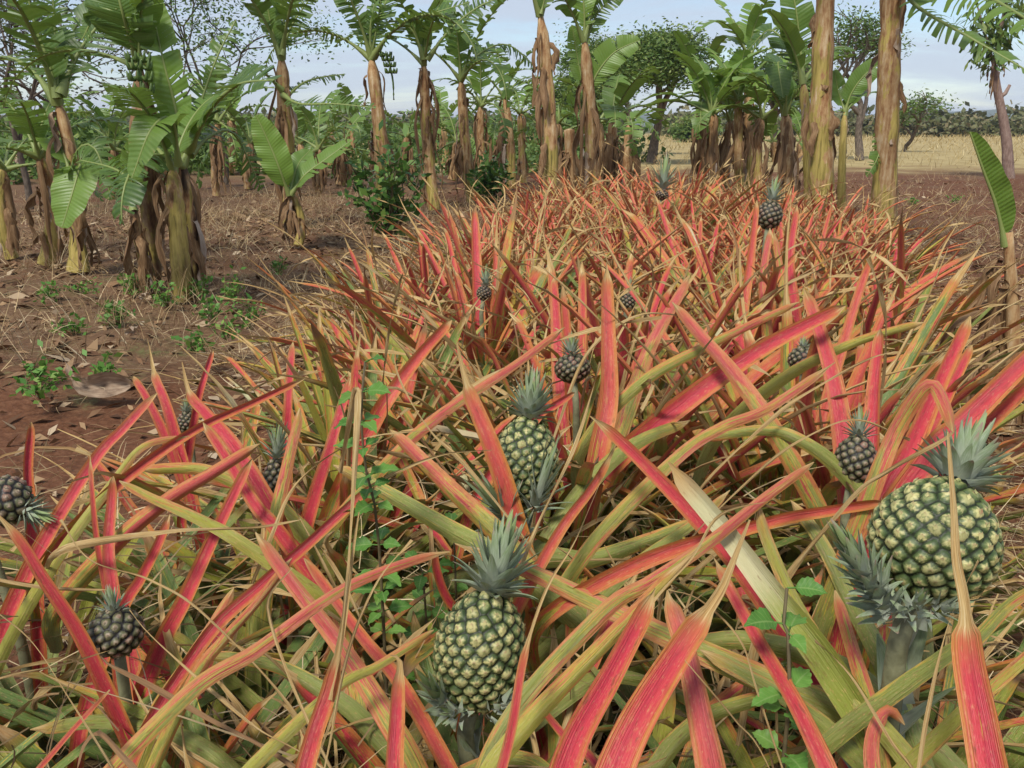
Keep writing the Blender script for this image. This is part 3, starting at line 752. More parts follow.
plants = {}
for k in LAB:
    plants[k] = thing('pineapple_plant', (*ROOT[k], 0), LAB[k], 'pineapple plant', PG)
for k, (w, b, t, c, e, rp) in FR.items():
    add_fruit(plants[k], (w, P(*b), P(*t), P(*c), e, rp), SL.get(k, ()), k)
for k in LAB:
    near = k not in 'ijklmn'
    fol, dr = plant_leaves(U(.8, .95) if near else U(1.05, 1.2), 44 if near else 56, .2 if near else .4, keep_low if near else keep, n=16, low=near, base=(*ROOT[k], 0), threads=12)
    if fol.n: fol.build('foliage', M['pine'], plants[k], np.array(plants[k].location))
    if dr.n: dr.build('dry_leaves', M['pine'], plants[k], np.array(plants[k].location))
for pk, wpx, st, td, pts in HL:
    red, hue, var, dry, face = STY[st]
    red = np.clip(red + U(-.08, .08), 0, 1); hue = np.clip(hue + U(-.1, .1), 0, 1)
    if var not in (1., .03): var = U(.3, .8)
    if not dry: td = min(td, .955 - U(0, .02))
    q = [P(*p) for p in pts]
    T0 = nrm(q[1] - q[0])
    L = sum(np.linalg.norm(q[i + 1] - q[i]) for i in range(len(q) - 1))
    rt = np.array((*ROOT[pk], .15))
    ext = []
    if q[0][2] > .2:
        to = nrm(rt - q[0]); dist = np.linalg.norm(rt - q[0])
        dirn = nrm(-T0 * 1.0 + to * .45)
        e1 = q[0] + dirn * min(.2, dist * .5)
        e2 = e1 + nrm(dirn * .5 + to * .8) * min(.22, dist * .5)
        ext = [p * np.array((1, 1, 0)) + np.array((0, 0, max(p[2], .06))) for p in (e2, e1)]
    Le = (np.linalg.norm(ext[0] - ext[1]) + np.linalg.norm(ext[1] - q[0])) if ext else 0
    C = bez(ext + q, 64)
    te = Le / (Le + L); tdd = te + (1 - te) * td
    V = nrm(C - EYE); T = nrm(np.gradient(C, axis=0)); W = nrm(np.cross(T, V)) * face
    t = np.linspace(0, 1, len(C))
    dm = np.mean([p[2] for p in pts])
    w0 = wpx / 2 / FPX * pts[0][2] * .97
    mb = MB()
    dep = np.where(t > tdd, .7, U(.4, .6) + .1 * t) if not dry else np.full(len(t), .5)
    wv = leaf_width(t, tdd, w0) if not dry else w0 * (1 - .75 * t ** 1.5) * (.75 + .25 * np.sin(t * 9 + U(0, 6))) * np.sqrt(np.clip((1.01 - t) / .08, 0, 1))
    ribbon(mb, C, W, np.maximum(wv, .0006), m=9, depth=dep, A3=(U(), red), B=(tdd, dry, hue, var), twist=np.full(len(t), U(-.35, .35)) + smooth(t, tdd, 1) * U(-1.2, 1.2), wave=.0008 if not dry else .003)
    mb.build('leaf', M['pine'], plants[pk], np.array(plants[pk].location))

# the rest of the bed
VAR, VFAR = [], []
for i in range(16):
    fol, dr = plant_leaves(U(.98, 1.14), int(U(34, 42)), U(.15, .62), n=16, m=5, dryfrac=.2, drytip=.8, threads=8, wmul=.85)
    fol2, dr2 = plant_leaves(U(.95, 1.1), int(U(36, 44)), U(.34, .78), n=14, m=5, dryfrac=.14, drytip=.7, threads=10, wmul=.9)
    VFAR.append((fol2.build('foliage', M['pine'], None).data, dr2.build('dry_leaves', M['pine'], None).data))
    VAR.append((fol.build('foliage', M['pine'], None).data, dr.build('dry_leaves', M['pine'], None).data))
for o in list(COL.objects):
    if o.parent is None and o.type == 'MESH': bpy.data.objects.remove(o)
YF = []
for i in range(4):
    fm = fruit_mb(.075, .085, (0, 0, 1), (0, 0, .46), 70, 48, 36, bump=.0035)
    cm = crown_mb((0, 0, 1), (0, 0, .54), .06, 26, spread=.8, r0=.012, wk=1.2)
    sm = MB(); sm.tube([(0, 0, .02), (.01, 0, .2), (0, .01, .4), (0, 0, .47)], [.018, .016, .012, .01], 7)
    YF.append([m.build(n, M[mt], None) for m, n, mt in ((fm, 'fruit', 'young'), (cm, 'crown', 'crown'), (sm, 'stalk', 'stalk'))])
YFD = [[o.data for o in y] for y in YF]
for y in YF:
    for o in y: bpy.data.objects.remove(o)


def zone_label(x, y, xl, xr, fruit):
    look = 'plant with dark fruit' if fruit else 'plant'
    fx = (x - xl) / (xr - xl)
    side = 'on the weedy side' if fx < .25 else ('on the ploughed soil side' if fx > .78 else 'in the middle rows')
    z = 0 if y < 2.3 else 1 if y < 4.2 else 2 if y < 6.8 else 3
    return f"{('green and red', 'salmon pink', 'pale red', 'straw tipped')[z]} {look} {('beside the large fruits', 'just beyond the large fruits', 'halfway along the bed', 'at the far end')[z]} {side}"


cnt = 0
yy = 1.0
while yy < 11.2:
    xl, xr = (-1.15 if yy < 1.9 else -.6 + max(0, yy - 4) * .17), min(.35 + .37 * yy, 3.0)
    x = xl + U(0, .2)
    while x < xr:
        px, py = x + U(-.1, .1), yy + U(-.13, .13)
        x += .47 * U(.85, 1.15)
        sx, sy, d = proj(np.array((px, py, .45)))
        if d < .75 or not -260 < sx < 1290: continue
        if min(np.hypot(px - r[0], py - r[1]) for r in ROOT.values()) < .2: continue
        cnt += 1
        lab = None
        if d < 2.75:
            near = d < 2.1
            fol, dr = plant_leaves(U(.78, .92) if near else U(.9, 1.), 42, U(.0, .32), keep_low if near else keep, n=15, base=(px, py, 0), low=near, dryfrac=.24, threads=14)
            if not fol.n: continue
            t = thing('pineapple_plant', (px, py, 0), zone_label(px, py, xl, xr, False), 'pineapple plant', PG)
            fol.build('foliage', M['pine'], t, np.array((px, py, 0)))
            if dr.n: dr.build('dry_leaves', M['pine'], t, np.array((px, py, 0)))
            continue
        fr = U() < .13
        t = thing('pineapple_plant', (px, py, 0), zone_label(px, py, xl, xr, fr), 'pineapple plant', PG)
        f, dd = (VAR if d < 4.6 else VFAR)[rng.integers(len(VAR))]
        t.rotation_euler[2] = U(0, 6.28); s = U(.8, 1.05) * (1 if d < 4.6 else .92); t.scale = (s, s, s * U(.9, 1.08))
        mkobj('foliage', f, t); mkobj('dry_leaves', dd, t)
        if fr:
            a, b, c = YFD[rng.integers(4)]
            fo = mkobj('fruit', a, t); mkobj('crown', b, fo); mkobj('stalk', c, t)
    yy += .47
print('bed plants', cnt)
# ------------------------------------------------------------------ banana plants
def blade(mb, C, Wd, torn=.5, t_pet=.16, tone=.4, droop=.8, nst=26, vee=.35, fold=0., face=0.):
    """banana leaf along midrib C (half width Wd): two rows of strips, torn ones hang apart"""
    n = len(C); T = nrm(np.gradient(C, axis=0)); up = np.array((0, 0, 1.))
    upv = nrm(up * (1 - face) + np.array((0, -1., 0)) * face)
    W = np.cross(T, upv); bad = np.linalg.norm(W, axis=1) < .15; W[bad] = np.array((1, 0, 0)); W = nrm(W)
    tl = np.linspace(0, 1, n)
    ip = lambda A, t: np.stack([np.interp(t, tl, A[:, i]) for i in range(A.shape[1])], -1)
    rn = U()
    pr = .022 * (1 - .85 * tl) * (Wd / .28) + .003
    pr = pr * (1 + 1.2 * smooth(tl, .18, 0.))
    mb.tube(C, pr, 5, np.array((.5, 0., rn, tone)), cap=False)
    wf = lambda t: Wd * np.clip(np.sin(PI * np.clip((t - t_pet) / (1 - t_pet), 0, 1) ** .72), 0, 1) ** .5
    for side in (-1, 1):
        cuts = np.linspace(t_pet, 1, nst + 1)
        if torn > .15: cuts[1:-1] += rng.uniform(-.45, .45, nst - 1) * (1 - t_pet) / nst
        ph = U(0, 6); wasgap = False
        lastd = 0.
        for j in range(nst):
            a, b = cuts[j], cuts[j + 1]
            tr = U() < torn
            if tr and torn > .4 and U() < .12: wasgap = False; continue
            if not tr: lastd = lastd * .85
            else: lastd = np.clip(lastd + U(-.7, .7), -.3, 1.5)
            dr = droop * (.35 + .65 * lastd) if torn > 0 else droop * .4
            ts = np.array([a + (.0 if not wasgap else .12 * (b - a)), b - (U(.05, .4) * (b - a) if tr else 0)])
            wasgap = tr
            c = ip(C, ts); tg = nrm(ip(T, ts)); w = ip(W, ts) * side
            nn = np.cross(tg, w); nn *= np.where((nn @ upv)[:, None] < 0, -1, 1)
            s = np.linspace(0, 1, 5)
            ln = wf(ts) * (U(.75, 1.05) if tr else 1.)
            shr = np.array([1., .9 if tr else 1.])
            ang = vee - fold - dr * s[:, None] * 1.5 + .06 * np.sin(ts * 30 + ph)[None]
            dirs = w[None] * np.cos(ang)[..., None] + nn[None] * np.sin(ang)[..., None] + tg[None] * (.38 + (U(-.22, .2) if tr else 0))
            if tr: dirs = dirs + np.array((0, 0, -1.)) * (s ** 1.2 * dr * .7)[:, None, None] + rng.normal(size=3) * .05
            dirs = nrm(dirs)
            pts = c[None] + np.concatenate([[np.zeros((2, 3))], np.cumsum(dirs[1:], 0)]) * (ln / 4)[None, :, None]
            if tr:  # strips narrow to a point
                mid = pts.mean(1, keepdims=True); k = (1 - .55 * s ** 2)[:, None, None]; pts = mid + (pts - mid) * k
            A = np.empty((5, 2, 4)); A[..., 0] = ts[None]; A[..., 1] = s[:, None] * .97 + .03; A[..., 2] = rn; A[..., 3] = tone
            mb.grid(pts, A)


def arch(base, az, el, L, bend, n=14, power=1.5):
    t = np.linspace(0, 1, n); e = el - bend * t ** power
    d = np.stack([np.cos(e) * math.cos(az), np.cos(e) * math.sin(az), np.sin(e)], 1)
    return np.asarray(base) + np.concatenate([[np.zeros(3)], np.cumsum((d[1:] + d[:-1]) / 2, 0)]) * L / (n - 1)


def dead_leaf(mb, top, az, L, w, out=.25, pale=False):
    t = np.linspace(0, 1, 12)
    o = out * np.sin(np.clip(t * 2.2, 0, 1.9)) + .06 * min(1, L / 1.3) * np.sin(t * 9 + U(0, 6))
    C = np.stack([top[0] + np.cos(az + t * U(-.6, .6)) * o, top[1] + np.sin(az) * o, top[2] + .12 * min(1, L / 1.) * np.sin(np.clip(t * 5, 0, PI)) - L * t ** 1.15], 1)
    W = np.tile(np.array((-math.sin(az), math.cos(az), 0)), (12, 1)) + rng.normal(size=(12, 3)) * .12
    wd = w * np.sin(PI * np.clip(t * .93 + .05, 0, 1)) ** .6 * (.7 + .6 * rng.random(12))
    ribbon(mb, C, W, wd, m=6, depth=U(.5, .9), A3=(U(), U(.75, 1.) if pale else U(0, .62)), twist=np.cumsum(rng.normal(size=12) * .22), wave=w * .35)


def bunch(mb, top, az):
    s = np.array(top); d = np.array((math.cos(az), math.sin(az), 0))
    ax = bez([s, s + d * .22 + (0, 0, .03), s + d * .32 - (0, 0, .3), s + d * .33 - (0, 0, .62)], 12)
    mb.tube(ax, .014, 6)
    for h in range(4):
        c = ax[3 + h]
        for q in range(9):
            a = q * .7 + h * .35
            o = np.array((math.cos(a), math.sin(a), 0))
            mb.tube(bez([c + o * .03, c + o * .075 - (0, 0, .03), c + o * .095 + (0, 0, .04)], 5), [.009, .014, .015, .013, .005], 6)


def banana(xb, yb, wpx, xt, yt, label, dist=None, nl=7, L=1.7, Wd=.27, torn=.6, tone=.4, brown=.5, ndead=5, extra=(), el=(35, 80), fruit=None, skirt=0, pale=1, bend=(1.1, 2.2), dlen=(.5, 1.3), dark=0.):
    if dist is None: base = ground(xb, yb)
    else: base = P(xb, 384, dist); base = np.array((base[0], base[1], 0)) 
    if dist is not None:
        r = P(xb, yb, 1.) - EYE; base = np.array((r[0] / r[1] * dist, dist, 0.))
    Y = base[1]; top = at_y(xt, yt, Y + U(-.1, .1))
    d = proj(base)[2]; rad = wpx / 2 / FPX * d * .9
    t = thing('banana_plant', base, label, 'banana plant', 'banana plants around the pineapple bed')
    tr = MB(); n = 22; s = np.linspace(0, 1, n)[:, None]
    ax = base + (top - base) * s + np.array((U(-.08, .08), U(-.08, .08), 0)) * np.sin(PI * s)
    rr = rad * (1.18 - .36 * s[:, 0] - .55 * smooth(s[:, 0], .88, 1.02) * (nl > 0)) * (1 + .05 * rng.normal(size=n))
    tr.tube(ax, rr, 18, None, True, .06)
    tr.a[-1][:, 3] = brown; tr.a[-1][:, 2] = U(); tr.b[-1][:, 0] = dark
    tr.build('trunk', M['btrunk'], t, base)
    lf, dd = MB(), MB()
    az0 = U(0, 6.28)
    for i in range(nl):
        az = az0 + i * 2.4 + U(-.3, .3); f = i / max(1, nl - 1)
        e = R(el[0] + (el[1] - el[0]) * f + U(-8, 8))
        C = arch(top - np.array((0, 0, .05)), az, e, L * U(.8, 1.1) * (1 if i < nl - 1 else .7), U(*bend) * (1.1 - .6 * f))
        blade(lf, C, Wd * U(.8, 1.1), min(.95, torn * U(1., 1.4)) * (1 - .5 * f), tone=np.clip(tone + U(-.15, .35) + .2 * f, 0, 1), droop=U(.5, 1.1), nst=24 if d < 14 else 16)
    for pts, wd, tn, to in extra:
        C = bez([at_y(a, b, Y + (q or 0)) for a, b, q in pts], 16)
        C[:, :] += 0
        vert = abs(nrm(C[-1] - C[0])[2])
        blade(lf, C, wd, tn, t_pet=.1, tone=to, droop=.7, nst=26, face=.75 if vert > .7 else .35)
    if lf.n: lf.build('foliage', M['bleaf'], t, base)
    H = top[2]
    for i in range(ndead):
        f = U(.35, 1.); a = U(0, 6.28)
        p = base + (top - base) * f + np.array((math.cos(a), math.sin(a), 0)) * rad * .6
        dead_leaf(dd, p, a, min(p[2] * .95, U(*dlen)), U(.02, .065), rad * U(.6, 1.5) + .03, U() < .16 * pale)
    for i in range(skirt):
        f = U(.5, 1.); a = U(0, 6.28); p = base + (top - base) * f + np.array((math.cos(a), math.sin(a), 0)) * rad * .8
        dead_leaf(dd, p, a, p[2] * U(.6, .98), U(.025, .06), rad * .75 + U(.0, .10))
    for i in range(max(2, ndead)):   # peeling strips of sheath close to the trunk
        f = U(.3, .98); a = U(0, 6.28); p = base + (top - base) * f + np.array((math.cos(a), math.sin(a), 0)) * rad * .95
        dead_leaf(dd, p, a, U(.2, .5), rad * U(.3, .6), rad * .35, U() < .2)
    if dd.n: dd.build('dead_leaves', M['dead'], t, base)
    if fruit is not None:
        b = MB(); bunch(b, top, fruit); b.build('fruit_bunch', M['banana'], t, base)
    return t


TALL = dict(el=(30, 82), L=1.9)
# front clump by the weedy ground
banana(183, 300, 19, 172, 165, 'stout olive banana plant in the middle of the thick front clump', nl=3, L=1.1, Wd=.24, torn=.3, tone=.2, brown=.5, ndead=3, el=(40, 75), pale=2, dark=.5,
       extra=[([(178, 165, 0), (172, 120, -.2), (152, 128, -.5), (132, 178, -.6)], .17, .1, .5)])
banana(192, 290, 12, 181, 160, 'dark stemmed banana plant with huge upright folded leaf, front clump', nl=2, L=1.3, Wd=.26, torn=.5, tone=.1, brown=.62, ndead=6, skirt=3, el=(30, 60), dark=.95,
       extra=[([(182, 158, 0), (176, 110, 0), (162, 55, 0), (146, -22, .1)], .17, .05, .75), ([(186, 150, 0), (200, 105, .1), (218, 55, .2), (236, 20, .3)], .17, .85, .3),
              ([(188, 150, 0), (210, 110, -.3), (238, 85, -.5), (275, 80, -.8)], .28, .45, .05), ([(190, 155, 0), (212, 135, .3), (235, 135, .6), (262, 190, .8)], .2, .9, .1)])
banana(158, 296, 11, 133, 205, 'slim leaning banana plant at the outer edge of the front clump', nl=1, L=.9, Wd=.2, torn=.3, tone=.25, brown=.62, ndead=5, el=(60, 80), dark=.95,
       extra=[([(133, 205, 0), (128, 180, 0), (112, 168, .2), (80, 160, .4)], .18, .6, .3), ([(133, 205, 0), (132, 170, -.1), (134, 140, -.2)], .12, .2, .6)])
banana(152, 285, 15, 139, 62, 'tall banana plant with a green fruit bunch rising behind the front clump', dist=7.6, nl=2, L=1.5, Wd=.18, torn=.85, tone=.1, brown=.6, ndead=6, el=(25, 70), fruit=-1.2, dark=.7,
       extra=[([(138, 60, 0), (128, 30, -.2), (122, 10, -.3), (112, -30, -.3)], .28, .1, .25), ([(138, 60, 0), (120, 20, 0), (100, 10, 0), (82, 40, 0)], .25, .3, .2)])
# group beyond the clump's bare side
banana(75, 272, 14, 57, 98, 'leaning tall banana plant with pale dead leaves hanging at mid trunk', nl=3, L=1.8, Wd=.28, torn=.8, tone=.15, brown=.45, ndead=5, el=(50, 80), pale=4, dlen=(.3, .7),
       extra=[([(57, 98, 0), (48, 60, 0), (35, 25, 0), (22, -30, 0)], .24, .75, .2), ([(60, 95, 0), (80, 50, .2), (104, 20, .3), (135, -5, .3)], .3, .5, .05), ([(58, 98, 0), (56, 50, .1), (52, -20, .2)], .2, .7, .15),
              ([(66, 190, -.2), (78, 150, -.4), (96, 150, -.5), (112, 200, -.6)], .18, .7, .25)])
banana(46, 265, 14, 38, 152, 'short thick banana plant with drooping leaves nearest the outer corner group', nl=5, L=1.2, Wd=.2, torn=.75, tone=.2, brown=.4, ndead=5, el=(30, 75))
banana(12, 258, 11, 4, 165, 'slender short banana plant at the frame edge with yellow brown trunk', nl=5, L=1.2, Wd=.18, torn=.75, tone=.3, brown=.4, ndead=3, el=(20, 70))
banana(82, 262, 12, 70, 170, 'young banana plant with one round bright leaf low between two trunks', dist=8.4, nl=1, L=.9, Wd=.22, torn=.1, tone=.6, brown=.35, ndead=4, el=(60, 70),
       extra=[([(72, 180, 0), (80, 165, -.2), (72, 195, -.4), (62, 228, -.5)], .22, .0, .8)])
# between clump and bed
banana(298, 246, 9, 290, 192, 'small banana plant with three bright upright leaves and a dry skirt', nl=1, L=1.0, Wd=.2, torn=.05, tone=.6, brown=.5, ndead=7, skirt=8, el=(55, 80), pale=3, dlen=(.3, .6),
       extra=[([(289, 195, 0), (280, 170, -.1), (270, 145, -.1), (256, 115, -.1)], .19, .02, .85), ([(291, 195, 0), (305, 175, 0), (325, 160, .1), (352, 140, .2)], .17, .12, .65), ([(290, 193, 0), (298, 165, .2), (310, 150, .4)], .14, .1, .5)])
banana(290, 215, 15, 281, 55, 'tall banana plant behind the small bright one with a fringed level leaf', dist=12.6, nl=4, L=2.2, Wd=.3, torn=.75, tone=.2, brown=.45, ndead=8, skirt=6, el=(50, 85), bend=(.9, 2.4),
       extra=[([(283, 95, 0), (300, 104, -.3), (335, 104, -.5), (376, 108, -.6)], .25, .97, .15), ([(282, 90, 0), (260, 70, -.3), (245, 72, -.4), (222, 92, -.5)], .25, .9, .2),
              ([(284, 100, 0), (300, 85, .2), (318, 78, .3), (345, 74, .3)], .25, .9, .15), ([(280, 55, 0), (270, 20, 0), (262, -30, 0)], .16, .2, .4), ([(282, 55, 0), (292, 25, 0), (315, -8, 0)], .22, .8, .1)])
banana(384, 205, 15, 371, 56, 'tan trunked tall banana plant rising behind the dark glossy shrub', dist=14., nl=5, L=2.2, Wd=.3, torn=.8, tone=.15, brown=.62, ndead=7, el=(35, 85), bend=(1., 2.6), fruit=-.2,
       extra=[([(372, 56, 0), (362, 25, 0), (345, 0, 0), (332, -20, 0)], .2, .6, .2), ([(374, 58, 0), (392, 32, -.2), (420, 18, -.4), (470, 2, -.5)], .28, .95, .05), ([(371, 56, 0), (378, 20, 0), (384, -25, 0)], .2, .8, .1)])
banana(434, 204, 12, 424, 62, 'banana plant with yellow lower trunk and a bare hanging dead frond, beyond the shrub', dist=14.8, nl=5, L=2.0, Wd=.27, torn=.8, tone=.2, brown=.55, ndead=9, el=(35, 85), dlen=(.9, 2.),
       extra=[([(424, 60, 0), (412, 30, 0), (388, 22, 0), (352, 50, 0)], .3, .95, .0), ([(425, 60, 0), (424, 35, 0), (420, 12, -.2)], .14, .05, .6), ([(427, 60, 0), (450, 30, 0), (482, 5, 0), (520, -8, 0)], .3, .95, .05)])
banana(472, 197, 11, 461, 78, 'banana plant with arching torn leaf over pale sheaths, before small shrub', dist=16.5, nl=6, L=2.0, Wd=.27, torn=.85, tone=.25, brown=.55, ndead=8, el=(35, 85), pale=2,
       extra=[([(462, 78, 0), (478, 55, 0), (508, 45, .2), (540, 72, .3)], .28, .95, .05), ([(462, 78, 0), (458, 40, 0), (470, 15, 0), (500, -5, 0)], .28, .9, .1)])
banana(486, 172, 10, 481, 104, 'greyish banana plant with ragged crown behind the small shrub', dist=19, nl=6, L=1.7, Wd=.25, torn=.85, tone=.25, brown=.7, ndead=5, el=(20, 80))
banana(511, 178, 9, 505, 96, 'banana plant with tan trunk, second one before the tall foremost far trunk', dist=20, nl=6, L=1.7, Wd=.25, torn=.85, tone=.2, brown=.6, ndead=4, el=(20, 80))
banana(524, 176, 7, 520, 112, 'thin banana plant close beside the tall foremost far trunk', dist=22, nl=6, L=1.5, Wd=.22, torn=.8, tone=.35, brown=.6, ndead=3, el=(20, 80))
banana(549, 232, 15, 540, 12, 'tall banana plant at the far end of the bed with brown scaly upper trunk', dist=12, nl=5, L=2.0, Wd=.28, torn=.6, tone=.2, brown=.58, ndead=9, el=(55, 85), bend=(.4, 1.2), dlen=(.3, .8),
       extra=[([(541, 14, 0), (546, -5, 0), (556, -30, 0)], .14, .2, .4)])
banana(592, 205, 13, 584, 38, 'banana plant with reddish brown trunk and torn leaf, second behind the bed end', dist=14.5, nl=4, L=1.8, Wd=.27, torn=.6, tone=.45, brown=.66, ndead=9, skirt=6, el=(55, 85), bend=(.5, 1.5),
       extra=[([(585, 95, 0), (578, 60, .1), (572, 25, .1)], .16, .3, .6), ([(588, 95, 0), (598, 72, 0), (615, 52, 0), (640, 40, 0)], .25, .2, .75), ([(586, 40, 0), (600, 10, 0), (625, -10, 0)], .2, .4, .4)])
banana(571, 190, 14, 569, 130, 'cut brown banana stump with dead sheaths behind the bed end', dist=15, nl=0, brown=1., ndead=5, skirt=6)
banana(614, 190, 11, 612, 118, 'dead skirted banana plant with green leaves spreading before the acacia trunk', dist=16, nl=6, L=1.8, Wd=.27, torn=.55, tone=.5, brown=.9, ndead=6, skirt=16, el=(15, 75))
banana(629, 185, 9, 630, 122, 'dry brown banana plant closest to the acacia trunk', dist=18, nl=3, L=1.4, Wd=.24, torn=.5, tone=.45, brown=1., ndead=3, skirt=14, el=(10, 60))
# cluster past the acacia
for i, (xb, xt, yt, w, ds, lb) in enumerate([
        (703, 702, 108, 9, 18.5, 'bright leaved banana plant, nearest the acacia in the bunched row'), (716, 712, 112, 10, 17.5, 'banana plant with grey dead sheaths, second in the bunched row'),
        (728, 730, 118, 8, 19.5, 'banana plant mostly hidden inside the bunched row'), (741, 738, 98, 9, 18., 'banana plant with two thin yellow stems in the bunched row'),
        (752, 748, 55, 9, 20., 'tallest banana plant at the back of the bunched row'), (764, 762, 116, 10, 17., 'banana plant at the near end of the bunched row with brown skirt')]):
    banana(xb, 175, w, xt, yt, lb, dist=ds, nl=7, L=1.7 if i != 4 else 2.1, Wd=.26, torn=.3, tone=.6, brown=.6, ndead=4, skirt=6, el=(25, 88), pale=2)
banana(787, 195, 14, 785, 112, 'banana plant with dry orange brown trunk and dark hanging leaf beside red plants', dist=14.5, nl=4, L=1.3, Wd=.27, torn=.3, tone=.15, brown=1., ndead=4, skirt=8, el=(35, 80),
       extra=[([(785, 115, 0), (786, 80, -.2), (778, 62, -.4), (783, 98, -.8)], .25, .1, .1)])
banana(811, 205, 11, 803, 80, 'smooth green banana plant beside the thick yellow brown trunk', dist=13, nl=2, L=1.5, Wd=.26, torn=.3, tone=.3, brown=.12, ndead=3, el=(50, 70),
       extra=[([(803, 80, 0), (800, 45, .1), (796, 10, .1), (788, -30, .2)], .26, .35, .35), ([(803, 80, 0), (790, 50, .3), (770, 30, .5), (748, 50, .6)], .3, .5, .05)])
banana(824, 235, 23, 828, -40, 'thick yellow and brown banana trunk running out of frame, bed edge', dist=10.4, nl=6, L=2.2, Wd=.3, torn=.6, tone=.25, brown=.5, ndead=3, el=(40, 80), dlen=(.3, .7))
banana(843, 205, 8, 845, 112, 'slim young banana plant between the two thickest trunks', dist=13.5, nl=1, L=1., Wd=.2, torn=.1, tone=.4, brown=.1, ndead=1, el=(70, 80),
       extra=[([(845, 112, 0), (852, 92, 0), (868, 72, 0), (892, 58, 0)], .17, .1, .5), ([(845, 112, 0), (838, 90, .1), (834, 70, .1)], .14, .1, .5)])
banana(884, 236, 25, 893, -45, 'thickest banana trunk, brown scars above a yellow base, beside the ploughed soil', dist=10.3, nl=5, L=2.2, Wd=.3, torn=.6, tone=.35, dark=.3, brown=.55, ndead=3, el=(50, 80), dlen=(.3, .6),
       extra=[([(893, -25, 0), (915, 5, -.3), (965, 35, -.7), (1040, 78, -1.2)], .30, .85, .55), ([(893, -35, 0), (930, -25, -.8), (985, -5, -1.8), (1060, 40, -3)], .38, .9, .65), ([(888, 100, 0), (880, 150, -.1), (872, 168, -.2), (866, 176, -.2)], .12, .8, .3)])
# young shoot with one spear leaf on the ploughed side
b = P(1012, 384, 4.); b = np.array((b[0], b[1], 0))
t = thing('banana_shoot', b, 'young banana shoot with one bright spear leaf on the ploughed side', 'banana shoot')
m_ = MB(); top = at_y(1008, 232, b[1]); m_.tube(bez([b, (b + top) / 2 + (.03, 0, 0), top], 14), np.linspace(.045, .02, 14), 9); m_.a[-1][:, 3] = .9; m_.build('trunk', M['btrunk'], t, b)
m_ = MB(); C = bez([top - (0, 0, .06), at_y(996, 205, b[1]), at_y(984, 172, b[1]), at_y(970, 132, b[1])], 16); blade(m_, C, .085, .0, t_pet=.08, tone=.7, droop=.2, nst=30, vee=.85); m_.build('foliage', M['bleaf'], t, b)
m_ = MB()
for i in range(14): a = U(0, 6.28); dead_leaf(m_, top - (0, 0, U(.1, .6)), a, U(.35, .6), U(.02, .05), U(.05, .3))
m_.build('dead_leaves', M['dead'], t, b)
# back row beyond the weedy ground
MID = 'dry skirted banana plant among the scrub behind the tall trunks'
for i, (x, ds) in enumerate([(215, 18), (248, 20), (318, 19), (340, 21), (405, 22), (452, 23), (500, 24), (560, 20), (603, 20), (110, 17)]):
    banana(x, 180, U(7, 9), x + U(-5, 5), U(118, 150), MID, dist=ds, nl=6, L=U(1.3, 1.9), Wd=.26, torn=.75, tone=U(.0, .4), brown=.85, ndead=5, skirt=12, el=(-5, 80), bend=(1.2, 2.6), pale=2)
BR = 'ragged dark banana plant in the distant row behind the tall foremost ones'
for i, (x, ds) in enumerate([(228, 26), (300, 26), (330, 30), (352, 33), (445, 33), (536, 36), (575, 36), (106, 26), (20, 24), (60, 30), (775, 34), (800, 36)]):
    yt = U(118, 146)
    banana(x, 170, U(6, 9), x + U(-3, 3), yt, BR, dist=ds, nl=7, L=U(1.6, 2.3), Wd=.3, torn=.6, tone=U(.0, .4), brown=.7, ndead=3, skirt=5, el=(5, 80))
# ------------------------------------------------------------------ trees, shrubs, weeds
def leaves(mb, Pc, size, flat=.5, tone=None, stem=None, aspect=.45):
    """a diamond leaf at each point"""
    Pc = np.asarray(Pc); k = len(Pc)
    if not k: return
    d = rng.normal(size=(k, 3)); d[:, 2] *= flat; d = nrm(d)
    if stem is not None: d = nrm(d + stem)
    q = nrm(np.cross(d, rng.normal(size=(k, 3)) * np.array((1, 1, .35)) + np.array((0, 0, 1.))))
    L = size * rng.uniform(.6, 1.3, (k, 1)); w = L * aspect
    V = np.stack([Pc, Pc + d * L * .5 + q * w * .5, Pc + d * L, Pc + d * L * .5 - q * w * .5], 1).reshape(-1, 3)
    A = np.zeros((k, 4, 4)); A[..., 0] = np.array((0, .5, 1, .5)); A[..., 2] = rng.random((k, 1))
    A[..., 3] = rng.random((k, 1)) if tone is None else np.asarray(tone).reshape(-1, 1)
    mb.raw(V, np.arange(4 * k).reshape(k, 4), A.reshape(-1, 4))


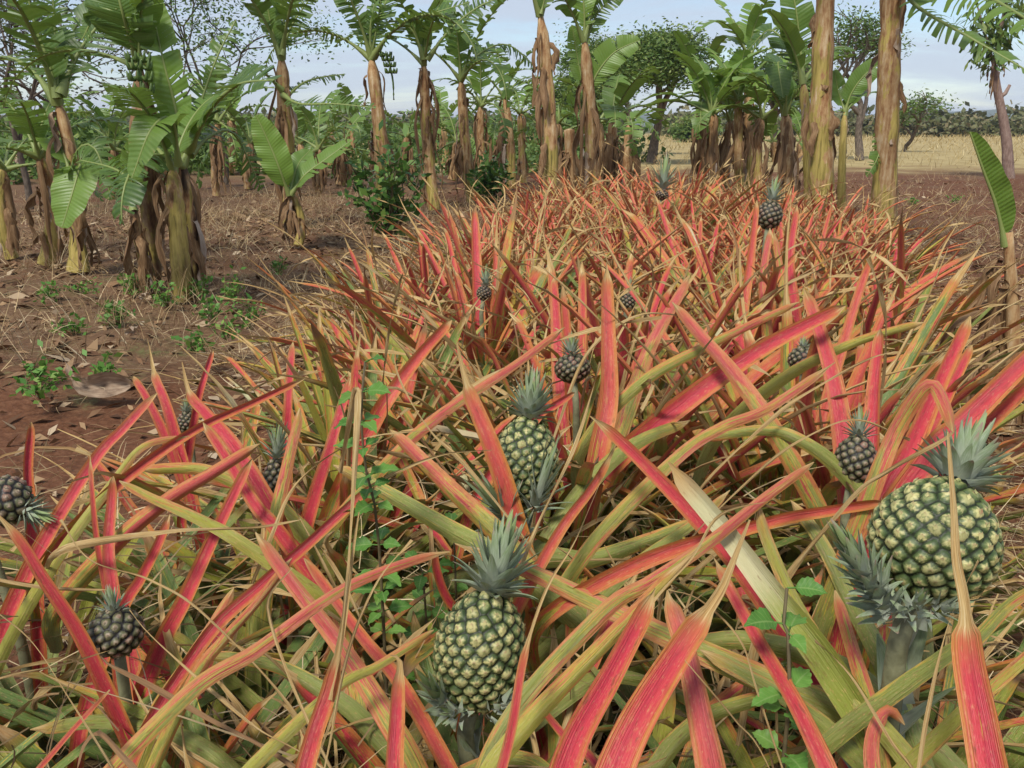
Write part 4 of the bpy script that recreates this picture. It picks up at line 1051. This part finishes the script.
def tree(name, base, H, r, spread, label, cat='tree', bark='bark', leaf='acacia', nleaf=90, lsize=.16, levels=4, lean=(0, 0), fork=.35, flat=.55, clump=.35, group='trees beyond the banana rows', limbs=None, kids=(3, 4)):
    t = thing(name, base, label, cat, group)
    tb, lb = MB(), MB(); base = np.asarray(base, float)

    def branch(p, d, L, rad, lv):
        n = 6 if lv < 3 else 4
        pts = [p]; dd = d
        for i in range(n - 1):
            dd = nrm(dd + rng.normal(size=3) * .16 + np.array((0, 0, .05 if lv else .1)) * (1 if lv < 2 else -.3))
            pts.append(pts[-1] + dd * L / (n - 1))
        tb.tube(bez(pts, n + 3 if lv < 2 else n), np.linspace(rad, rad * .58, n + 3 if lv < 2 else n), 9 if lv == 0 else 6 if lv < 3 else 4, cap=lv > 2)
        e = np.array(pts[-1])
        if lv >= levels:
            k = int(nleaf * U(.5, 1.4))
            if k:
                c = np.asarray(pts)[rng.integers(0, n, k)] + rng.normal(size=(k, 3)) * clump * np.array((1, 1, flat))
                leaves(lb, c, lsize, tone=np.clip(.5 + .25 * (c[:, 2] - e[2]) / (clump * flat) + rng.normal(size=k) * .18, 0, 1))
            return
        for i in range(int(rng.integers(*kids)) + (1 if lv == 0 else 0)):
            a = U(0, 6.28)
            s = np.array((math.cos(a), math.sin(a), 0)) * spread * U(.6, 1.2)
            nd = nrm(dd * (.75 if lv else .9) + s + np.array((0, 0, .08)))
            st = pts[-1] if i < 2 else pts[int(n * U(.5, .9))]
            branch(np.array(st), nd, L * U(.58, .82), rad * .58, lv + 1)
    L0 = H * fork
    branch(base, nrm(np.array((lean[0], lean[1], 1.))), L0, r, 0)
    tb.build('trunk', M[bark], t, base)
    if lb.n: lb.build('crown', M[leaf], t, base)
    return t


def gy(x, Y):
    """ground point under pixel column x at distance Y"""
    r = P(x, 384, 1.) - EYE
    return np.array((r[0] / FW[1] * Y * .99, Y, 0.))


def gat(px, Y):
    r = at_y(px, 140, Y); return np.array((r[0], Y, 0.))


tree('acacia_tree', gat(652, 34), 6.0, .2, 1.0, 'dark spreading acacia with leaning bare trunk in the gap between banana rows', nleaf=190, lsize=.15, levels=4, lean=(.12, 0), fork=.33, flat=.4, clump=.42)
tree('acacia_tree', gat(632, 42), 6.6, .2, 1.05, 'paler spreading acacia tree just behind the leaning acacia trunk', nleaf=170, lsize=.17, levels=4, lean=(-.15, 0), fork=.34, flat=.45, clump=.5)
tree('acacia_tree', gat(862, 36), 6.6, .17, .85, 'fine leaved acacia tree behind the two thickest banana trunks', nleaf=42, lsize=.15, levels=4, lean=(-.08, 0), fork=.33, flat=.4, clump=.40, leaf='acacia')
tree('acacia_tree', gat(905, 48), 3.6, .12, .95, 'small open acacia at the edge of the dry grass field', nleaf=38, lsize=.20, levels=3, fork=.4, flat=.35, clump=.5, lean=(.2, 0))
tree('acacia_tree', gat(20, 15), 6.0, .06, .85, 'grey twiggy half bare tree behind the leaning tall banana plant', nleaf=9, lsize=.085, levels=5, fork=.28, clump=.26, leaf='olive', lean=(.1, 0))
tree('acacia_tree', gat(85, 19), 6.2, .06, .9, 'thin leaved grey green tree directly behind the front banana clump', nleaf=40, lsize=.10, levels=4, fork=.33, clump=.42, leaf='olive')
tree('acacia_tree', gat(222, 21), 5.8, .06, .85, 'loose green tree between the front clump and the fringed banana leaf', nleaf=44, lsize=.10, levels=4, fork=.34, clump=.42, leaf='acacia')
tree('round_tree', gat(693, 75), 2.2, .2, 1.1, 'low rounded dark tree far off under the acacia gap', nleaf=90, lsize=.4, levels=3, fork=.3, clump=.7)
tree('round_tree', gat(585, 44), 5.6, .2, .9, 'leafy green tree far behind the second brown banana trunk', nleaf=70, lsize=.26, levels=4, fork=.3, clump=.5)
tree('round_tree', gat(775, 46), 6.2, .2, .9, 'tall leafy tree far behind the dry orange brown banana trunk', nleaf=70, lsize=.26, levels=4, fork=.3, clump=.5)
# the bare cut trunk standing on the ploughed soil
b = ground(1009, 178); t = thing('thin_tree', b, 'leaning grey trunk with a stub and sparse hanging leaves on ploughed soil', 'tree')
top = at_y(994, 66, b[1])
m_ = MB(); m_.tube(bez([b - (0, 0, .05), b * .6 + top * .4 + (.06, 0, 0), b * .2 + top * .8, top], 16), np.linspace(.15, .085, 16), 11, bump=.05)
k0 = b * .28 + top * .72; m_.tube([k0, k0 + (.14, -.05, .12), k0 + (.22, -.05, .32)], [.06, .05, .04], 8)
up1 = at_y(1003, 18, b[1]); up2 = at_y(1016, -30, b[1]); up3 = at_y(978, 8, b[1])
m_.tube(bez([top, up1, up2], 8), np.linspace(.06, .03, 8), 7); m_.tube(bez([top, top * .4 + up3 * .6, up3], 8), np.linspace(.045, .02, 8), 7)
m_.build('trunk', M['palebark'], t, b)
m_ = MB(); q_ = np.concatenate([bez([top, up1, up2], 60), bez([top, up3], 40)]); q_ = np.repeat(q_[12:], 5, 0); leaves(m_, q_ + rng.normal(size=q_.shape) * .22, .34, 1., None, np.array((0, 0, -1.1)), .3)
m_.build('crown', M['acacia'], t, b)
m_ = MB()
for i in range(7): dead_leaf(m_, top + rng.normal(size=3) * .08, U(0, 6.28), U(.3, 1.1), U(.02, .05), .12)
m_.build('dead_leaves', M['dead'], t, b)


def bushy(name, base, H, Wd, label, cat, stems=16, nl=40, lsize=.09, leaf='shrub', group=None, aspect=.45):
    t = thing(name, base, label, cat, group); base = np.asarray(base, float)
    sb, lb = MB(), MB()
    for i in range(stems):
        a = U(0, 6.28); o = Wd * U(.05, .5)
        tip = base + np.array((math.cos(a) * o, math.sin(a) * o, H * U(.45, 1.)))
        C = bez([base, base * .5 + tip * .5 + rng.normal(size=3) * Wd * .06, tip], 8)
        sb.tube(C, np.linspace(.012, .004, 8) * max(.35, H), 5)
        k = int(nl * U(.6, 1.3)); q = rng.uniform(.25, 1, k)
        p = np.stack([np.interp(q, np.linspace(0, 1, 8), C[:, j]) for j in range(3)], 1) + rng.normal(size=(k, 3)) * lsize * .4
        leaves(lb, p, lsize, flat=.6, stem=np.array((0, 0, .3)), aspect=aspect)
    sb.build('stem', M['stem'], t, base); lb.build('foliage', M[leaf], t, base)
    return t


bushy('shrub', ground(389, 242), 1.2, 1.0, 'dark glossy shrub beside the weedy edge before the tan banana trunk', 'shrub', 22, 26, .14, group='shrubs')
bushy('shrub', ground(489, 205), .85, .7, 'smaller dark shrub between two far banana trunks', 'shrub', 14, 40, .16, group='shrubs')
WG = 'low green weeds on the bare ground'
WL = [(49, 297, 'weed tuft nearest the short thick banana plant'), (85, 294, 'weed tuft under the leaning tall banana plant'), (134, 299, 'weed tuft at the slim leaning trunk of the front clump'),
      (120, 326, 'weed tuft on the litter below the front clump'), (74, 335, 'flat weed tuft alone on the brown litter'), (38, 381, 'leafy weed uphill of the furrow near the fallen leaf'),
      (40, 399, 'darker weed in the furrow below another'), (196, 300, 'yellow green weed hugging the stout trunk of the front clump'), (169, 309, 'weed at the foot of the front clump, outer side'),
      (235, 303, 'tall weed on the bed side of the front clump'), (212, 322, 'pale weed in front of the front clump'), (226, 340, 'broad yellow green weed near the bed edge'),
      (197, 352, 'weed on dark soil behind the long red leaves'), (251, 330, 'weed between front clump and red leaves'), (112, 378, 'small weed just past the fallen leaf'), (910, 205, 'small weed on the ploughed soil by the thickest trunk'),
      (956, 203, 'small weed on ploughed soil between thickest trunk and cut trunk'), (278, 275, 'weed below the small bright banana plant')]
for x, y, lb in WL:
    g = ground(x, y); hi = 'clump' in lb and y > 297
    bushy('weed', g, U(.1, .17) * (1.6 if hi else 1), U(.22, .42), lb, 'weed', 7 if not hi else 9, 11, .05, 'weed', WG, .55)


def leafgrid(mb, p, d, nn, L, w, tone=.4):
    t = np.linspace(0, 1, 15)
    C = p + d * (t * L)[:, None] - np.array((0, 0, 1.)) * (.25 * L * t ** 2)[:, None]
    W = np.tile(np.cross(d, nn), (15, 1))
    ww = w * np.interp(t, np.linspace(0, 1, 7), (.06, .72, 1., .86, .62, .32, .02)) * (1 + .13 * (np.arange(15) % 2))
    ribbon(mb, C, W, ww, m=5, depth=.3, A3=(U(), tone), twist=np.full(15, U(-.3, .3)), wave=w * .12)


def weed_stalk(label, pts, nleaf, L, spread=1., top=.35):
    q = [P(*p) for p in pts]; base = np.array((q[0][0], q[0][1], 0.)); t = thing('leafy_weed', base, label, 'weed')
    C = bez([base] + q, 24); m_ = MB(); m_.tube(C, np.linspace(.004, .0018, 24), 6); m_.build('stem', M['stem'], t, base)
    m_ = MB()
    for i in range(nleaf):
        f = top + (1 - top) * i / max(1, nleaf - 1); k = min(23, int(f * 23)); a = i * 2.2 + U(-.3, .3)
        d = nrm(np.array((math.cos(a), math.sin(a), U(-.1, .45))))
        nn = nrm(np.array((0, -.35, 1.)) - d * d[2]); nn = nrm(nn - d * (nn @ d))
        l = L * U(.65, 1.15)
        m_.tube([C[k], C[k] + d * l * .3], [.0012, .001], 4)
        leafgrid(m_, C[k] + d * l * .25, d, nn, l, l * .27 * spread, U(.1, .8))
    m_.build('foliage', M['weed'], t, base)


weed_stalk('tall leafy weed climbing through red leaves on the weedy half of the bed', [(380, 560, 1.38), (366, 470, 1.32), (361, 415, 1.3), (365, 362, 1.3)], 38, .04, 1.15, .55)
weed_stalk('serrated bright weed in front of the pale faded pineapple leaf', [(790, 690, .95), (783, 640, .95), (787, 588, .95)], 15, .038, 1.3, .66)
weed_stalk('low green weed in the shade beside the lowest fruit', [(425, 600, 1.55), (415, 560, 1.55)], 26, .036, 1.15, .3)
weed_stalk('hidden green weed between the two mid bed fruit slips', [(455, 560, 1.62), (450, 520, 1.62)], 20, .034, 1.15, .3)
# fallen leaf
b = ground(96, 388); t = thing('fallen_leaf', b, 'pale dried banana leaf fallen and curled on dark soil', 'dead leaf')
m_ = MB(); C = bez([b + (.15, .08, .0), b + (.05, .03, .015), b + (-.05, -.02, .02), b + (-.11, -.01, .08), b + (-.17, .03, .17)], 16)
ribbon(m_, C, np.tile(np.array((.25, .35, 1.)), (16, 1)), .08 * np.array((.3, .6, .8, .95, 1, 1, .95, .85, .7, .5, .35, .22, .15, .1, .07, .05)), m=11, depth=.75, A3=(.4, .78), wave=.02)
m_.build('blade', M['dead'], t, b)
for lb, x, y in (('thin curved white husk lying on the brown litter', 137, 343), ('pale scrap of banana sheath by the stout trunk', 150, 306)):
    b = ground(x, y); t = thing('husk', b, lb, 'husk', 'pale husks on the ground'); m_ = MB()
    dead_leaf(m_, b + (0, 0, .10), 2., .08, .03, .16, True); m_.build('blade', M['dead'], t, b)
# ------------------------------------------------------------------ the ground
def lines(lo, hi, step, far, k=34):
    g = np.geomspace(step * 1.5, far, k)
    return np.concatenate([(lo - g)[::-1], np.arange(lo, hi, step), hi + g])


gxs, gys = lines(-11, 8, .1, 3500), lines(-1, 22, .1, 3500)
GX, GYY = np.meshgrid(gxs, gys)


def vnoise(x, y, s, seed):
    r = np.random.default_rng(seed).random((64, 64)); x = x / s; y = y / s
    ix, iy = np.floor(x).astype(int), np.floor(y).astype(int); fx, fy = x - ix, y - iy
    fx, fy = fx * fx * (3 - 2 * fx), fy * fy * (3 - 2 * fy)
    g = lambda a, b: r[a % 64, b % 64]
    return (g(ix, iy) * (1 - fx) + g(ix + 1, iy) * fx) * (1 - fy) + (g(ix, iy + 1) * (1 - fx) + g(ix + 1, iy + 1) * fx) * fy - .5


def gz(x, y):
    near = np.exp(-((np.maximum(0, np.abs(x) - 10)) / 8) ** 2) * np.exp(-((np.maximum(0, y - 22)) / 12) ** 2)
    h = .09 * vnoise(x, y, 1.3, 1) + .06 * vnoise(x, y, .45, 2) + .028 * vnoise(x, y, .2, 3) - .02
    xl = -1.0 + 0 * y
    h = h - .10 * np.exp(-((x - xl + .75) / .4) ** 2)       # the furrow along the bed
    return h * near - .01


GZ = gz(GX, GYY)
m_ = MB(); m_.grid(np.stack([GX, GYY, GZ], -1))


def m_ground():
    k = NT('red_soil_ground')
    pos = k.geo(); sp = k.n('ShaderNodeSeparateXYZ'); k.put(sp.inputs[0], pos); x, y, z = sp.outputs
    big = k.noise(pos, .45, 4, .6); mid = k.noise(pos, 2.3, 5, .65); fine = k.noise(pos, 28., 5, .7); fib = k.noise(pos, 9., 5, .7, 1.2)
    soil = k.ramp(fine, [(.25, (.065, .026, .013)), (.5, (.135, .057, .028)), (.75, (.22, .105, .055))])
    lit = k.ramp(k.add(k.mul(fine, .6), k.mul(fib, .4)), [(.3, (.075, .04, .022)), (.5, (.155, .088, .047)), (.62, (.235, .15, .083)), (.75, (.35, .26, .16))])
    left = k.sm(x, -.9, -1.7)
    lf = k.add(k.mul(left, .15), k.add(k.mul(big, .7), k.mul(mid, .55)))
    lf = k.add(lf, k.mul(k.sm(y, 4., 6.5, -.16, .02), 1.))
    c = k.mix(k.sm(lf, .62, .82), soil, lit)
    gr = k.mul(k.sm(k.add(mid, k.mul(big, .5)), .82, .98), k.mul(k.sm(fine, .42, .58), left))
    c = k.mix(k.mul(gr, .6), c, (.09, .13, .035))
    fy = k.add(y, k.mul(k.sub(big, .5), 14.))
    fld = k.ramp(k.noise(pos, 1.2, 6, .7), [(.3, (.24, .17, .075)), (.5, (.38, .29, .13)), (.7, (.50, .40, .20))])
    c = k.mix(k.sm(fy, 24., 34.), c, fld)
    hz = k.noise(pos, .02, 5, .6)
    c = k.mix(k.sm(y, 120., 170.), c, k.ramp(hz, [(.35, (.07, .085, .04)), (.65, (.17, .15, .08))]))
    return k.finish(c, .9, .15, k.bump(k.add(k.mul(fine, .7), mid), .6, .03))


tag(m_.build('ground', m_ground()), None, None, None, 'structure')


def strands(name, mat, pts, az, el, L, w, n=4, curl=.6):
    """thin grass ribbons, vectorised"""
    k = len(pts); t = np.linspace(0, 1, n)[None]
    a = az[:, None] + rng.normal(size=(k, 1)) * curl * t; e = el[:, None] - rng.uniform(.1, 1.1, (k, 1)) * curl * t * 1.5
    d = np.stack([np.cos(e) * np.cos(a), np.cos(e) * np.sin(a), np.sin(e)], -1)
    C = pts[:, None] + np.cumsum(d, 1) * (L / n)[:, None, None]
    W = nrm(np.cross(d, np.broadcast_to(rng.normal(size=(k, 1, 3)), d.shape)))
    ww = (w[:, None] * (1 - .8 * t))[..., None]
    V = np.stack([C - W * ww, C + W * ww], 2)
    V[..., 2] = np.maximum(V[..., 2], .004)
    idx = np.arange(k * n * 2).reshape(k, n, 2)
    q = np.stack([idx[:, :-1, 0], idx[:, :-1, 1], idx[:, 1:, 1], idx[:, 1:, 0]], -1).reshape(-1, 4)
    A = np.zeros((k, n, 2, 4)); A[..., 2] = rng.random((k, 1, 1)); A[..., 0] = t[..., None]
    mb = MB(); mb.raw(V.reshape(-1, 3), q, A.reshape(-1, 4))
    return mb.build(name, M[mat])


def scat(k, x0, x1, y0, y1, z=0.):
    return np.stack([U(x0, x1, k), U(y0, y1, k), np.full(k, z) if np.ndim(z) == 0 else U(z[0], z[1], k)], 1)


# straw over the ground and caught between the plants
pts = np.concatenate([scat(3000, -1.7, 3.4, .7, 6, (0.0, .2)), scat(1700, -1.5, .3, .9, 2.2, (.12, .5)), scat(700, .2, 1.4, 1.2, 2.6, (.1, .5)), scat(1600, -8, -1.4, 3, 14, .01), scat(3000, 1.4, 4.5, 2.2, 7, (.0, .14)), scat(2200, 3., 9, 6, 18, .01), scat(700, 1.0, 1.9, 1.3, 2.4, (.1, .45))])
k = len(pts); pts[:, 2] = np.where(pts[:, 2] < .02, gz(pts[:, 0], pts[:, 1]) + .01, pts[:, 2])
tag(strands('dry_straw', 'straw', pts, U(0, 6.28, k), U(-.3, .9, k), U(.1, .42, k), U(.0008, .0020, k) * (1 + .12 * pts[:, 1]), 5), 'loose dry straw caught between the pineapple plants and over the soil', 'straw', None, 'stuff')
# tufts of dry standing grass beside the bed and between the banana rows
c = np.concatenate([scat(380, -9, -1.0, 5., 17), scat(110, -4, 3, 11, 17), scat(90, -1.4, .6, 6, 12), scat(60, 3.2, 6.5, 5, 13), scat(200, 3.2, 12, 6, 24), scat(26, -2.6, -1.3, 4.2, 8)])
pts = (c[:, None] + rng.normal(size=(len(c), 22, 3)) * np.array((.12, .12, 0))).reshape(-1, 3); k = len(pts); pts[:, 2] = gz(pts[:, 0], pts[:, 1])
tag(strands('dry_grass', 'straw', pts, U(0, 6.28, k), U(.6, 1.5, k), U(.12, .42, k), U(.0014, .003, k) * 1.2, 4), 'tufts of dry standing grass between the bed and the banana rows', 'grass', None, 'stuff')
# leaf litter
pts = np.concatenate([scat(7000, -9, -1.2, 3.2, 15), scat(2500, 1.4, 7, 2.2, 12), scat(1500, 3, 12, 8, 24), scat(3500, -6, 6, 10, 22), scat(1500, -1.6, 3, 1, 6)]); pts[:, 2] = gz(pts[:, 0], pts[:, 1]) + .012
k = len(pts); d = nrm(rng.normal(size=(k, 3)) * np.array((1, 1, .3))); q = nrm(np.cross(d, np.array((0, 0, 1.)) + rng.normal(size=(k, 3)) * .35))
L = rng.gamma(2., .017, (k, 1)) + .012; w = L * U(.12, .5, (k, 1))
V = np.stack([pts - d * L, pts + q * w + (0, 0, .012), pts + d * L, pts - q * w], 1).reshape(-1, 3)
A = np.zeros((k, 4, 4)); A[..., 2] = rng.random((k, 1))
m_ = MB(); m_.raw(V, np.arange(4 * k).reshape(k, 4), A.reshape(-1, 4)); tag(m_.build('leaf_litter', M['litter']), 'brown leaf litter scattered over the soil', 'litter', None, 'stuff')
# dry field
pts = scat(19000, -50, 60, 26, 100); pts = pts[np.abs(pts[:, 0]) < pts[:, 1] * .62]; k = len(pts)
tag(strands('field_grass', 'fgrass', pts, U(0, 6.28, k), U(.9, 1.5, k), U(.25, .6, k), U(.008, .02, k) * (pts[:, 1] / 40), 3, .4), 'tall straw coloured grass of the far field', 'grass', None, 'stuff')
# distant scrub: one mass of brush closing the field, and the dark brush behind the banana rows
m_ = MB()


def brush(x0, x1, y0, y1, H, k, nl, ls, tone):
    for i in range(k):
        c = np.array((U(x0, x1), U(y0, y1), 0)); h = H * U(.55, 1.15); r = h * U(.8, 1.6)
        p = rng.normal(size=(nl, 3)); p = nrm(p) * rng.uniform(.55, 1, (nl, 1)) ** .5; p[:, 2] = np.abs(p[:, 2])
        p = c + p * np.array((r, r * .7, h)) * (1 + .2 * rng.normal(size=(nl, 1)))
        p[:, 2] = np.maximum(p[:, 2], .05)
        leaves(m_, p, ls, .8, np.clip(rng.normal(tone, .25, nl), 0, 1), aspect=.6)


brush(20, 80, 104, 116, 1.9, 46, 420, .7, .62)
brush(-75, 30, 104, 120, 2.2, 60, 320, .75, .45)
brush(-70, 85, 135, 170, 3.2, 60, 300, 1.2, .55)
tag(m_.build('far_scrub', M['farbush']), 'low olive and brown scrub closing the dry field', 'scrub', None, 'stuff')
m_ = MB()
brush(-26, 4, 34, 46, 1.5, 44, 420, .28, .3)
brush(-17, -1.2, 22, 31, .75, 28, 300, .15, .35)
brush(-1, 3, 22, 32, .8, 10, 330, .17, .35)
brush(-20, -9, 24, 30, 1.5, 16, 520, .22, .2)
tag(m_.build('hedge_undergrowth', M['acacia']), 'dark green undergrowth behind the banana rows', 'undergrowth', None, 'stuff')


def hill(xs, hs, Y):
    x = np.linspace(xs[0], xs[-1], 90); h = np.interp(x, xs, hs) + 4 * vnoise(x, x * 0, 90, 11)
    s = np.linspace(-1, 1, 9); G = np.stack([np.repeat(x[None], 9, 0), Y + s[:, None] * 220 + 0 * x[None], np.maximum(h, 0)[None] * (np.cos(s * PI / 2) ** 1.3)[:, None] - 1], -1)
    m_ = MB(); m_.grid(G)
    return tag(m_.build('hills', m_simple('far_hill', [(.35, (.06, .085, .05)), (.6, (.10, .12, .07)), (.75, (.15, .15, .09))], .012, .9, bump=0)), None, None, None, 'structure')


hill([-1500, -1000, -700, -350, -100, 150, 380, 560, 700, 850, 1100, 1500], [18, 24, 16, 20, 14, 22, 12, 16, 24, 27, 20, 16], 1500)
# ------------------------------------------------------------------ sky, sun, camera
SUN_EL, SUN_AZ = R(52), R(205)     # azimuth clockwise from +Y, the sun stands behind the camera
w = bpy.data.worlds.new('World'); SC.world = w; w.use_nodes = True
nt = w.node_tree; nt.nodes.clear()
k = NT.__new__(NT); k.t = nt; k.m = None
out = k.n('ShaderNodeOutputWorld'); bg = k.n('ShaderNodeBackground')
sky = k.n('ShaderNodeTexSky', sky_type='NISHITA'); sky.sun_disc = False; sky.sun_elevation = SUN_EL; sky.sun_rotation = SUN_AZ; sky.air_density = 1.; sky.dust_density = .2; sky.ozone_density = 3.
tc = k.n('ShaderNodeTexCoord').outputs['Generated']; sp = k.n('ShaderNodeSeparateXYZ'); k.put(sp.inputs[0], tc)
zz = k.math('MAXIMUM', sp.outputs[2], .0)
dv = k.add(zz, .22)
cv = k.vec(k.math('DIVIDE', sp.outputs[0], dv), k.mul(k.math('DIVIDE', sp.outputs[1], dv), 2.4), 0.)
n1 = k.noise(cv, 1.5, 7, .6, .5); n2 = k.noise(cv, .55, 3, .5)
cl = k.sm(k.add(k.mul(n1, .65), k.mul(n2, .45)), .36, .62)
cl = k.mul(cl, k.sm(zz, .0, .2, .8, .92))
col = k.mix(cl, sky.outputs[0], CLOUD)
k.put(bg.inputs[0], col); bg.inputs[1].default_value = SKYS
nt.links.new(bg.outputs[0], out.inputs[0])
ld = bpy.data.lights.new('sun', 'SUN'); ld.energy = SUNE; ld.angle = R(SUNA); ld.color = (1, .955, .88)
lo = bpy.data.objects.new('sun', ld); COL.objects.link(lo)
sd = Vector((math.sin(SUN_AZ) * math.cos(SUN_EL), math.cos(SUN_AZ) * math.cos(SUN_EL), math.sin(SUN_EL)))
lo.rotation_euler = sd.to_track_quat('Z', 'Y').to_euler(); lo.location = sd * 30
cam = bpy.data.cameras.new('camera'); cam.sensor_width = 36; cam.lens = 36 * FPX / 1024; cam.clip_start = .05; cam.clip_end = 9000
co = bpy.data.objects.new('camera', cam); COL.objects.link(co); co.location = EYE; co.rotation_euler = (PI / 2 - PITCH, 0, 0)
SC.camera = co
vs = SC.view_settings; vs.view_transform = 'Standard'; vs.look = 'None'; vs.gamma = 1; vs.use_curve_mapping = False; vs.exposure = EXPO
SC.cycles.use_denoising = True
SC.cycles.max_bounces = 6; SC.cycles.diffuse_bounces = 3; SC.cycles.transmission_bounces = 3; SC.cycles.glossy_bounces = 2
hm = bpy.data.meshes.new('haze'); 
x0, x1, y0, y1, z0, z1 = -3800, 3800, -3800, 3900, -2.5, 45
hm.from_pydata([(x,y,z) for x in (x0,x1) for y in (y0,y1) for z in (z0,z1)],[],[(0,1,3,2),(4,6,7,5),(0,4,5,1),(2,3,7,6),(0,2,6,4),(1,5,7,3)])
ho = mkobj('haze', hm); ho['kind']='stuff'
kk = NT('haze'); pv = kk.n('ShaderNodeVolumePrincipled'); pv.inputs['Density'].default_value= .00032; pv.inputs['Color'].default_value=(.75,.83,1,1)
kk.t.links.new(pv.outputs[0], kk.out.inputs['Volume']); hm.materials.append(kk.m)
